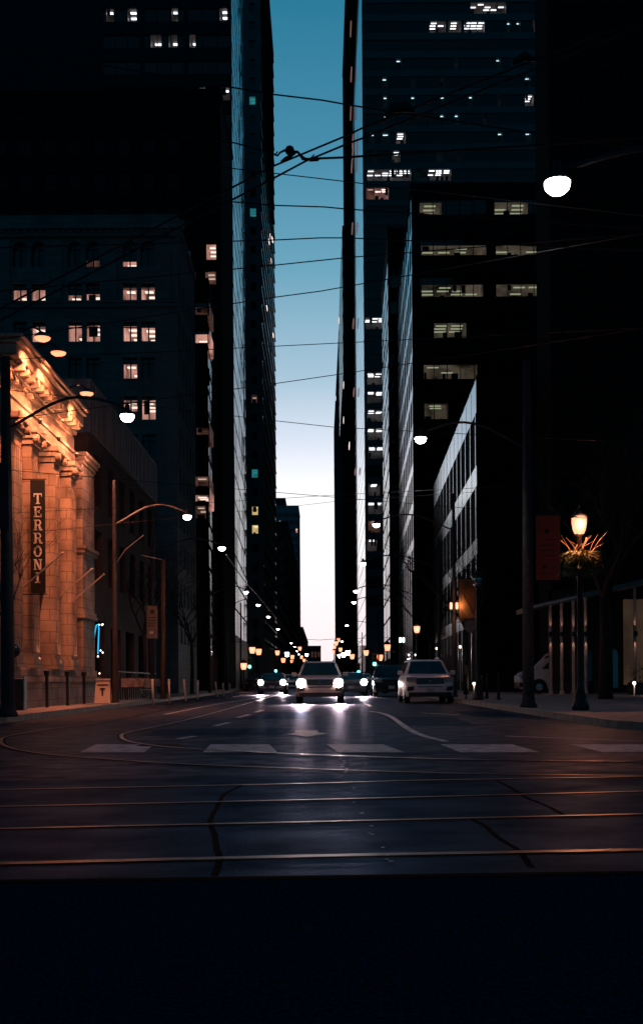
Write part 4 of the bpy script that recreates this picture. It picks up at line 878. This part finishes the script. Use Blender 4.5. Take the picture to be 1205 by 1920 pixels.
# bins, chairs, fence on the left pavement
b = G(36, 1332, .15); t = thing('litter_bin', 'small metal-framed litter bin by the left grey pole', 'bin', b)
MB().box(b.x - .16, b.x + .16, b.y, b.y + .3, .15, 1.05, blk).build('body', t)
for s_ in (-.15, .15): MB().tube([(b.x + s_, b.y - .02, .15), (b.x + s_, b.y - .02, 1.12)], .018, chrome, 8).build('frame', t)
MB().tube([(b.x - .15, b.y - .02, 1.1), (b.x + .15, b.y - .02, 1.1)], .018, chrome, 8).build('frame', t)
b = P(24, 1220, 31); t = thing('round_mirror', 'dark round glossy disc with a glowing spot as its glint beside the left grey pole', 'mirror', b)
MB().lathe([(.01, -.10), (.12, -.085), (.19, -.03), (.2, 0), (.18, .02)], b, mat('dark_gloss', (.02, .015, .012), .12, spec=1), 24, 'Y').build('disc', t, True); MB().tube([(b.x - .02, b.y + .05, .15), b], .025, polem, 8).build('post', t)
glint_pos = P(20, 1220, 30.7); MB().lathe([(.001, -.05), (.045, -.03), (.045, .03), (.001, .05)], glint_pos, lampf, 10, 'Y').build('bulb', t)  # emissive spot paints the disc's glint, no bulb there
b = G(272, 1312, .15); t = thing('folding_chair', 'grey slatted folding chair by the nearest flexible post', 'chair', b)
for s_ in (-.2, .2): MB().tube([(b.x + s_, b.y, .15), (b.x + s_ * .9 + .16, b.y + .3, 1.05)], .014, chrome, 6).build('leg', t); MB().tube([(b.x + s_ + .3, b.y, .15), (b.x + s_ * .9 - .05, b.y + .3, .62)], .014, chrome, 6).build('leg', t)
mb = MB()
for k in range(4): z = .68 + k * .1; mb.box(b.x - .13 + (z - .15) * .17, b.x + .24 + (z - .15) * .17, b.y + .2, b.y + .22, z, z + .065, polew)
mb.build('backrest', t); MB().box(b.x - .2, b.x + .24, b.y, b.y + .36, .58, .61, polew).build('seat', t)
A, B_ = P(222, 1290, 50), P(292, 1290, 58)
t = thing('patio_fence', 'dark patio fence with pale panels in front of the brick block', 'fence', (A.x, A.y, .15))
mb = MB(); pmb = MB(); nn = 18
for k in range(nn + 1):
    x = A.x + (B_.x - A.x) * k / nn; y = A.y + (B_.y - A.y) * k / nn; mb.box(x - .03, x + .03, y - .03, y + .03, .15, 1.15 if k % 3 else 1.3, blk)
    if k % 3 and k < nn: pmb.box(x - .02, x + .3, y + .05, y + .07, .72, 1.1, mat('fence_panel', (.30, .24, .23), .6, var=.5))
mb.bar(A + Vector((0, 0, .7)), B_ + Vector((0, 0, .7)), .04, .05, blk); mb.build('railing', t); pmb.build('panel', t)
mb = MB(); mb.box(A.x - .1, B_.x + .2, A.y + 1.5, B_.y + 1.2, .15, .7, blk)
for i, (px, yb3, yt) in enumerate(((129, 1312, 1282), (143, 1312, 1282), (238, 1312, 1283))):
    post('bollard', 'slim dark bollard on the left pavement, ' + ['left one by the restaurant plinth', 'right one by the restaurant plinth', 'the one by the patio fence'][i], 'bollard', px, yb3, yt, wood, .05, group='slim bollards on the left pavement')
for i, (px, yb3, yt) in enumerate(((903, 1309, 1266), (934, 1312, 1262), (912, 1310, 1262))):
    post('bollard', 'slim dark bollard on the right pavement, ' + ['left of three', 'right of three', 'middle of three'][i], 'bollard', px, yb3, yt, polem, .06, group='slim bollards on the right pavement')
post('sign_post', 'thin post with a small yellow tag right of the parked vehicle', 'post', 873, 1310, 1228, polem, .03)[0]
yv = G(873, 1310, .15).y; q = P(873, 1256, yv - .05); MB().box(q.x - .06, q.x + .06, yv - .06, yv - .04, q.z - .2, q.z + .2, mat('tag_yellow', (.35, .2, .06), .6)).build('tag', C.objects['sign_post'])
# path lights on the right
for i, (px, py, D) in enumerate(((862, 1213, 70), (888, 1282, 62), (818, 1216, 88), (1188, 1281, 55), (766, 1228, 100), (778, 1228, 100))):
    p = P(px, py, D); t = thing('path_light', ['tall thin path light behind the white vehicle roof', 'short path light right of the white vehicle', 'small warm light above the white vehicle windscreen', 'short white path light at the right photo edge', 'tiny warm path light under the pale lamps, left', 'tiny warm path light under the pale lamps, right'][i], 'path light', (p.x, D, .15))
    MB().tube([(p.x, D, .15), p], .03, whitep, 8).build('stem', t); MB().lathe([(.001, -.08), (.07, -.05), (.07, .05), (.001, .09)], p, bulbm, 10).build('bulb', t)
    if i in (1, 3): light('POINT', p + Vector((0, -.15, -.05)), 5, (1, .7, .5), t, .05)

# planters / shrubs at right
random.seed(5)
t = thing('shrub_planter', 'low shrubs in a dark planter under the lobby wall', 'planter', (17, 58, .15))
MB().box(15.2, 19.5, 57.4, 58.4, .15, .75, stone_d).build('box', t); mb = MB()
for i in range(1400):
    p = Vector((random.uniform(15.2, 19.5), random.uniform(57.3, 58.5), .75 + abs(random.gauss(0, .38)))); s = random.uniform(.05, .11); a = Vector((random.gauss(0, 1), random.gauss(0, 1), random.gauss(0, 1))).normalized() * s; b2 = Vector((random.gauss(0, 1), random.gauss(0, 1), random.gauss(0, 1))).normalized() * s
    mb.add([p, p + a, p + b2], [(0, 1, 2)], leafm)
mb.build('foliage', t)

# ---------------------------------------------------------------- bare trees
def tree(label, base, h, seed, r0=.12, spread=.55, lean=(0, 0), depth=5, m=bark):
    random.seed(seed); t = thing('bare_tree', label, 'tree', base, 'bare winter street trees'); tr = MB(); cr = MB(); base = Vector(base)
    top = base + Vector((lean[0], lean[1], h * .38)); tr.tube([base, base.lerp(top, .5) + Vector((.04, 0, 0)), top], [r0 * 1.2, r0, r0 * .8], m, 8); tr.build('trunk', t, True)
    def br(p, d, l, r, n):
        pts = [p]; dd = d.copy()
        for k in range(4):
            dd = (dd + Vector((random.gauss(0, .16), random.gauss(0, .16), random.gauss(.04, .1)))).normalized(); pts.append(pts[-1] + dd * l / 4)
        cr.tube(pts, [r, r * .88, r * .76, r * .64, r * .5], m, 5 if n > 2 else 3, False)
        if n == 0: return
        for k in range(3 if n > 1 else 2):
            i = random.choice((2, 3, 4)); a = random.uniform(0, 6.283); nd = (dd + Vector((math.cos(a), math.sin(a), random.uniform(-.1, .5))) * spread * random.uniform(.8, 1.5)).normalized()
            br(pts[i], nd, l * random.uniform(.62, .85), r * .55, n - 1)
    for k in range(4):
        a = k * 1.57 + random.uniform(-.4, .4); br(top, Vector((math.cos(a) * .6, math.sin(a) * .6, 1)).normalized(), h * .26, r0 * .62, depth - 1)
    cr.build('crown', t)
tree('bare tree in front of the orange lit restaurant wall', (-8.75, 32.6, .15), 6.6, 12, .04)
tree('bare reddish tree beside the curved lamp arm at the left', (-8.6, 57, .15), 8.0, 9, .10)
tree('bare tree far along the left pavement near the flexible posts', (-8.4, 76, .15), 8.5, 21, .12)
tree('bare dark tree right of the glowing lantern', (11.1, 46, .15), 10.5, 14, .25)
tree('bare tree behind the ochre banner by the glazed block', (7.6, 62, .15), 9, 33, .12)
tree('bare tree at the right edge near the entrance canopy', (12.8, 40, .15), 9.5, 17, .14)
tree('bare tree beside the pale lamps beyond the parked cars', (7.8, 84, .15), 9, 41, .12)

# ---------------------------------------------------------------- overhead wires
def wire(label, px, D0, D1=None, r=.0068, ext=True):
    D1 = D1 or D0
    n = len(px); pts = []
    x0_, xn = px[0][0], px[-1][0]
    if ext:
        s = (px[1][1] - px[0][1]) / (px[1][0] - px[0][0]); px = [(-150, px[0][1] + s * (-150 - x0_))] + px
        s = (px[-1][1] - px[-2][1]) / (px[-1][0] - px[-2][0]); px = px + [(1380, px[-1][1] + s * (1380 - xn))]
    for x, y in px: pts.append(P(x, y, D0 + (D1 - D0) * (x + 150) / 1530))
    tag(MB().tube(pts, r, wirem, 6).build('overhead_wire'), label, 'wire', 'overhead tram and span wires')
wire('highest span wire crossing the blue sky', [(442, 165), (512, 177), (580, 185), (605, 188), (655, 197), (720, 207)], 10.4)
wire('upper one of the two tram wires rising to the right', [(444, 347), (511, 312), (650, 254), (677, 241), (780, 200), (1000, 113)], 10.2, r=.0085)
wire('lower one of the two tram wires rising to the right', [(444, 370), (515, 333), (573, 302), (650, 270), (677, 260), (1000, 130)], 10.0, r=.0085)
wire('pull-off wire running level right from the wire fitting', [(573, 298), (650, 295), (677, 293), (1010, 272), (1380, 245)], 10.1, r=.0095, ext=False)
wire('pull-off wire running left from the wire fitting', [(-150, 200), (440, 268), (516, 289)], 10.1, r=.006, ext=False)
wire('span wire just under the tram wires', [(443, 379), (513, 385), (608, 388), (650, 392), (680, 394)], 12.4)
wire('span wire at the height of the wedge tower shoulder', [(443, 452), (515, 450), (600, 446), (650, 446), (720, 449)], 13.3)
wire('span wire sloping up to the right, upper of two', [(465, 502), (517, 497), (650, 483), (700, 479)], 14.2)
wire('span wire sloping up to the right, lower of two', [(465, 565), (517, 557), (600, 546), (690, 530)], 15.3)
wire('span wire above the middle of the pale sky', [(465, 726), (517, 719), (627, 703), (680, 695)], 19.8)
wire('span wire sloping down to the right in the pale sky', [(465, 783), (517, 789), (627, 801), (685, 804)], 22.6)
wire('faint span wire low in the white sky, upper', [(465, 938), (520, 935), (630, 928), (690, 925)], 33)
wire('faint span wire low in the white sky, lower', [(520, 952), (560, 948), (630, 940), (690, 936)], 34.5, r=.006)
wire('thin wire near the horizon under the lamps', [(520, 1201), (575, 1199), (600, 1200), (627, 1198), (700, 1196)], 120, r=.025)
for i, (a, b, D) in enumerate((((700, 640), (1205, 615), 20), ((860, 365), (1205, 405), 16), ((0, 880), (300, 905), 26))):
    wire(['dark wire across the black block at the right', 'dark wire above the big right lamp', 'dark wire across the restaurant front'][i], [a, b], D)
# fitting on the wire (insulator frog)
q = P(543, 287, 10.05); t = thing('wire_fitting', 'dark bulbous tram wire fitting hanging in the blue sky', 'wire fitting', q); u = lambda x, y: P(x, y, 10.05)
MB().lathe([(.001, -.045), (.026, -.035), (.04, -.01), (.04, .01), (.026, .035), (.001, .045)], u(543, 282), wirem, 14, 'Y').build('insulator', t, True)
MB().tube([u(556, 284), u(545, 292), u(535, 298), u(527, 304)], [.012, .016, .018, .012], wirem, 8).build('clamp', t, True)
MB().tube([u(514, 290), u(520, 292), u(525, 286), u(533, 282), u(543, 284), u(558, 285), u(563, 291), u(568, 297), u(576, 299), u(600, 298)], [.006, .009, .009, .011, .014, .012, .012, .018, .011, .007], wirem, 8).build('yoke', t, True)
MB().tube([u(576, 302), u(585, 294), u(589, 290)], .006, wirem, 6).build('hook', t); MB().tube([u(580, 302), u(596, 301), u(600, 295)], .006, wirem, 6).build('hook', t); MB().tube([u(516, 292), u(520, 284)], .006, wirem, 6).build('hook', t)
q = P(745, 205, 10.1); t = thing('wire_fitting', 'dark cluster of tram wire fittings in front of the dark office tower', 'wire fitting', q)
MB().tube([u(722, 218), u(735, 203), u(760, 200), u(778, 208)], [.02, .04, .045, .02], wirem, 8).build('clamp', t, True); MB().tube([u(960, 118), u(980, 105), u(1005, 112)], [.02, .04, .02], wirem, 8).build('yoke', t, True)

# ---------------------------------------------------------------- traffic signals
for i, (px, py, D, lb) in enumerate(((468, 1250, 100, 'green traffic signal at the left kerb, nearest'), (517, 1258, 122, 'green traffic signal right of the left dark vehicle roof'), (672, 1260, 105, 'green traffic signal right of the centre, lower of two'), (702, 1245, 86, 'green traffic signal over the dark parked pickup'))):
    p = P(px, py, D); t = thing('traffic_signal', lb, 'traffic signal', (p.x, D, .15), 'green traffic signals down the street')
    MB().box(p.x - .16, p.x + .16, D, D + .2, p.z - .22, p.z + .8, mat('signal_yellow', (.25, .16, .02), .5)).build('housing', t)
    MB().tube([(p.x + .3, D + .3, .15), (p.x + .3, D + .3, p.z + .9)], .06, polem, 8).build('pole', t)
    MB().lathe([(.001, -.08), (.10, -.05), (.13, -.01), (.13, 0)], (p.x, D, p.z), sigc, 12, 'Y').build('lens', t)
    for k in (1, 2): MB().lathe([(.13, -.02), (.13, 0)], (p.x, D - .001, p.z + .3 * k), blk, 12, 'Y').build('lens', t)

# ---------------------------------------------------------------- vehicles
def car(name, label, cat, loc, paintm, L_=4.9, Wd=1.0, belt=1.16, roof=1.76, hood=1.12, lights=None, pickup=False, rails=True, detail=True, spot=0, pale=False, cabf=1.25):
    t = thing(name, label, cat, (0, 0, 0), 'vehicles on the street')
    st = [(0, .84, .44, .93, 0), (.03, .92, .34, 1.0, 0), (.14, .96, .29, hood - .09, 0), (.36, .985, .27, hood - .04, 0), (.8, 1, .26, hood, 0), (cabf + .1, 1, .26, belt, 0), (L_ - 1.2, 1, .26, belt + .02, 0), (L_ - .2, .97, .30, belt + .0, 0), (L_, .88, .42, belt - .15, 0)]
    n = 12; vs = []
    for (y, k, zb, zt, _) in st:
        w = Wd * k
        half = [(w * .70, zt), (w * .88, zt - .03), (w * .955, zt - .11), (w, zt - .26), (w, zb + .18), (w * .95, zb)]
        vs += [(x, y, z) for x, z in half] + [(-x, y, z) for x, z in reversed(half)]
    fs = [(i * n + k, i * n + (k + 1) % n, (i + 1) * n + (k + 1) % n, (i + 1) * n + k) for i in range(len(st) - 1) for k in range(n)]
    fs += [tuple(range(n - 1, -1, -1)), tuple(range((len(st) - 1) * n, len(st) * n))]
    mb = MB(); mb.add(vs, fs, paintm)
    # greenhouse
    yr = L_ - .15 if not pickup else 3.3
    A = [(-Wd * .93, cabf, belt - .02), (Wd * .93, cabf, belt - .02), (Wd * .93, yr, belt), (-Wd * .93, yr, belt)]
    B = [(-Wd * .70, cabf + .78, roof - .05), (Wd * .70, cabf + .78, roof - .05), (Wd * .72, yr - .35, roof - .04), (-Wd * .72, yr - .35, roof - .04)]
    Tp = [(x * .85, y + (.1 if y < 3 else -.1), roof) for x, y, z in B]
    mb.add(A + B + Tp, [(0, 1, 5, 4), (1, 2, 6, 5), (2, 3, 7, 6), (3, 0, 4, 7), (4, 5, 9, 8), (5, 6, 10, 9), (6, 7, 11, 10), (7, 4, 8, 11), (8, 9, 10, 11)], paintm)
    mb.build('body', t, True, bevel=.03)
    def patch(q, u0, u1, v0, v1, m, name, off=.012):
        a, b, c, d = map(Vector, q); nrm = (b - a).cross(d - a).normalized() * off
        f = lambda u, v: a.lerp(b, u).lerp(d.lerp(c, u), v) + nrm
        MB().add([f(u0, v0), f(u1, v0), f(u1, v1), f(u0, v1)], [(0, 1, 2, 3)], m).build(name, t)
    patch([A[0], A[1], B[1], B[0]], .06, .94, .06, .94, carglass, 'windshield')
    patch([A[1], A[2], B[2], B[1]], .14, .55, .1, .9, carglass, 'side_window'); patch([A[3], A[0], B[0], B[3]], .45, .86, .1, .9, carglass, 'side_window')
    patch([A[1], A[2], B[2], B[1]], .58, .92, .1, .9, carglass, 'side_window'); patch([A[3], A[0], B[0], B[3]], .08, .42, .1, .9, carglass, 'side_window')
    patch([A[2], A[3], B[3], B[2]], .08, .92, .15, .9, carglass, 'rear_window')
    MB().box(-.56 * Wd, .56 * Wd, -.03, .10, hood - .37, hood - .12, blk).build('grille', t, bevel=.02)
    if detail:
        mb = MB()
        for z in (.80, .87, .94): mb.box(-.54 * Wd, .54 * Wd, -.035, -.02, z, z + .018, chrome)
        mb.lathe([(.001, -.045), (.05, -.04), (.05, -.02)], (0, -.005, .90), chrome, 12, 'Y')
        mb.build('grille_bar', t)
        for s in (-1, 1): MB().prism([(0, 0), (.27, .03), (.29, .20), (.03, .17)], (-.93 * Wd if s < 0 else .64 * Wd, -.02, .50), (1, 0, 0), (0, 0, 1), (0, .15, 0), blk).build('fog_recess', t)
        MB().box(-.5 * Wd, .5 * Wd, -.02, .1, .66, .70, chrome).build('bumper_trim', t)
    MB().box(-.86 * Wd, .86 * Wd, -.01, .25, .27, .45, blk).build('bumper', t)
    MB().box(-.17, .17, -.05, -.028, .46, .62, mat('plate_white', (.5, .5, .55), .5)).build('license_plate', t)
    hm = lights or mat('headlight_off', (.25, .26, .28), .1, spec=1)
    for s in (-1, 1):
        x0, x1 = sorted((s * .58 * Wd, s * .93 * Wd)); mb = MB()
        hz = hood - .12; mb.prism([(x0, hz - (.16 if s > 0 else .12)), (x1, hz - (.12 if s > 0 else .16)), (x1, hz + .01), (x0, hz + .01)], (0, -.02, 0), (1, 0, 0), (0, 0, 1), (0, .16, 0), E('headlight_housing_lit', (1, .72, .66), .5) if lights else mat('headlight_off', (.25, .26, .28), .1, spec=1)); h_ = mb.build('headlight', t, bevel=.02)
        if lights:
            MB().lathe([(.001, -.07), (.12, -.06), (.185, -.03), (.19, .02)], (s * .77 * Wd, -.0, .84), lights, 18, 'Y').build('bulb', h_)
            if spot:
                l_ = light('SPOT', (s * .77 * Wd, -.14, .82), spot, (1, .62, .58), t, .09, aim=(s * .77 * Wd * 1.05, -2.7, -.1), cone=R(42), blend=1)
        MB().box(*sorted((s * Wd * .98, s * (Wd + .2))), cabf + .32, cabf + .45, belt - .02, belt + .15, paintm).build('mirror', t, bevel=.03)
        for y in (.95, L_ - 1.0):
            c0 = s * (Wd - .12)
            w_ = MB(); w_.lathe([(.20, -.125), (.355, -.12), (.375, -.07), (.375, .07), (.355, .12), (.20, .125)], (c0, y, .375), rubber, 22, 'X'); wo = w_.build('wheel', t, True)
            mb = MB(); mb.lathe([(.02, s * .10), (.06, s * .125), (.20, s * .126), (.235, s * .12), (.22, s * .06)], (c0, y, .375), chrome, 18, 'X')
            mb.build('rim', wo)
            MB().add([(s * (Wd + .006), y + .45 * math.cos(R(a)), .375 + .45 * math.sin(R(a))) for a in range(-10, 191, 20)], [tuple(range(11))], blk).build('wheel_arch', t)
    if rails:
        for s in (-1, 1): MB().tube([(s * .60, cabf + 1.0, roof + .0), (s * .60, cabf + 1.1, roof + .07), (s * .60, yr - .7, roof + .07), (s * .60, yr - .6, roof)], .02, chrome, 6).build('roof_rail', t)
    t.location = loc; return t
silver = mat('car_silver', (.55, .48, .47), .3, .3, var=.05); white = mat('car_white', (.80, .79, .84), .25, var=.05); dark = mat('car_black', (.012, .016, .02), .15, var=.1); greyc = mat('car_grey', (.10, .11, .12), .25, .3, var=.1)
suv = car('suv', 'pale oncoming vehicle in the middle lane with blazing headlights', 'car', (-.08, 48.6, .0), silver, roof=1.78, lights=headm, spot=9000)
car('suv', 'white parked vehicle facing the camera at the right kerb', 'car', (4.35, 47.2, .0), white, roof=1.80, belt=1.18, hood=1.15, L_=5.0)
car('pickup_truck', 'dark parked pickup behind the white parked vehicle', 'pickup', (3.95, 66.5, 0), dark, roof=1.84, belt=1.2, hood=1.12, L_=5.6, pickup=True, rails=False, detail=False)
car('parked_car', 'dark small parked car beyond the pickup', 'car', (3.75, 84, 0), greyc, roof=1.45, belt=.98, hood=.92, L_=4.5, rails=False, detail=False)
car('sedan', 'dark oncoming car in the left lane with starry headlights', 'car', (-3.42, 80.5, 0), greyc, roof=1.50, belt=1.0, hood=.95, L_=4.6, lights=headm, spot=9000, rails=False, detail=False)
car('sedan', 'oncoming car behind the left lane car, mostly hidden by the middle one', 'car', (-2.55, 98, 0), silver, roof=1.5, belt=1.0, hood=.95, L_=4.6, lights=headm, spot=3500, rails=False, detail=False)
car('sedan', 'oncoming car mostly hidden behind the right side of the middle vehicle', 'car', (1.75, 70, 0), greyc, roof=1.45, belt=1.0, hood=.92, L_=4.6, lights=headw, spot=9000, rails=False, detail=False)
car('parked_car', 'small dark parked car in the row farther up the right kerb', 'car', (3.8, 101, 0), dark, roof=1.5, belt=1.0, hood=.95, L_=4.6, rails=False, detail=False)
car('parked_car', 'dark car parked far up the left kerb', 'car', (-6.4, 112, 0), dark, roof=1.5, belt=1.0, hood=.95, L_=4.6, rails=False, detail=False)
# white van seen from the side behind the canopy posts
t = thing('parked_van', 'white van parked sideways behind the canopy posts', 'van', (0, 0, 0)); mb = MB()
prof = [(0, .35), (0, .95), (.25, 1.15), (.95, 1.30), (1.75, 2.15), (2.1, 2.3), (5.2, 2.35), (5.3, 2.2), (5.3, .35)]
mb.prism(prof, (0, 0, 0), (1, 0, 0), (0, 0, 1), (0, 1.95, 0), white); mb.build('body', t, False, bevel=.06)
MB().prism([(1.15, 1.36), (1.85, 2.05), (2.5, 2.08), (2.5, 1.36)], (0, -.012, 0), (1, 0, 0), (0, 0, 1), (0, .01, 0), carglass).build('side_window', t)
MB().add([(1.02, .2, 1.36), (1.02, 1.75, 1.36), (1.70, 1.7, 2.10), (1.70, .25, 2.10)], [(0, 1, 2, 3)], carglass).build('windshield', t)
bpy.data.meshes[-1]
for x in (1.0, 4.3):
    wo = MB().lathe([(.20, -.12), (.35, -.115), (.36, .1), (.2, .12)], (x, .08, .36), rubber, 20, 'Y').build('wheel', t, True)
    mb = MB(); mb.lathe([(.02, -.13), (.19, -.128), (.21, -.11)], (x, .08, .36), chrome, 14, 'Y'); mb.build('rim', wo)
    MB().add([(x + .46 * math.cos(R(a)), -.004, .36 + .46 * math.sin(R(a))) for a in range(-10, 191, 20)], [tuple(range(11))], blk).build('wheel_arch', t)
MB().box(-.03, .1, .1, .35, .85, 1.05, mat('headlight_off', (.25, .26, .28), .1)).build('headlight', t); MB().box(.0, .1, -.05, .1, .85, 1.02, chrome).build('headlight', t)
MB().box(-.06, .2, .0, 1.95, .35, .62, blk).build('bumper', t)
t.location = (10.75, 66.8 - 3.2, .15)
t.location = (11.0, 64.9, .15)
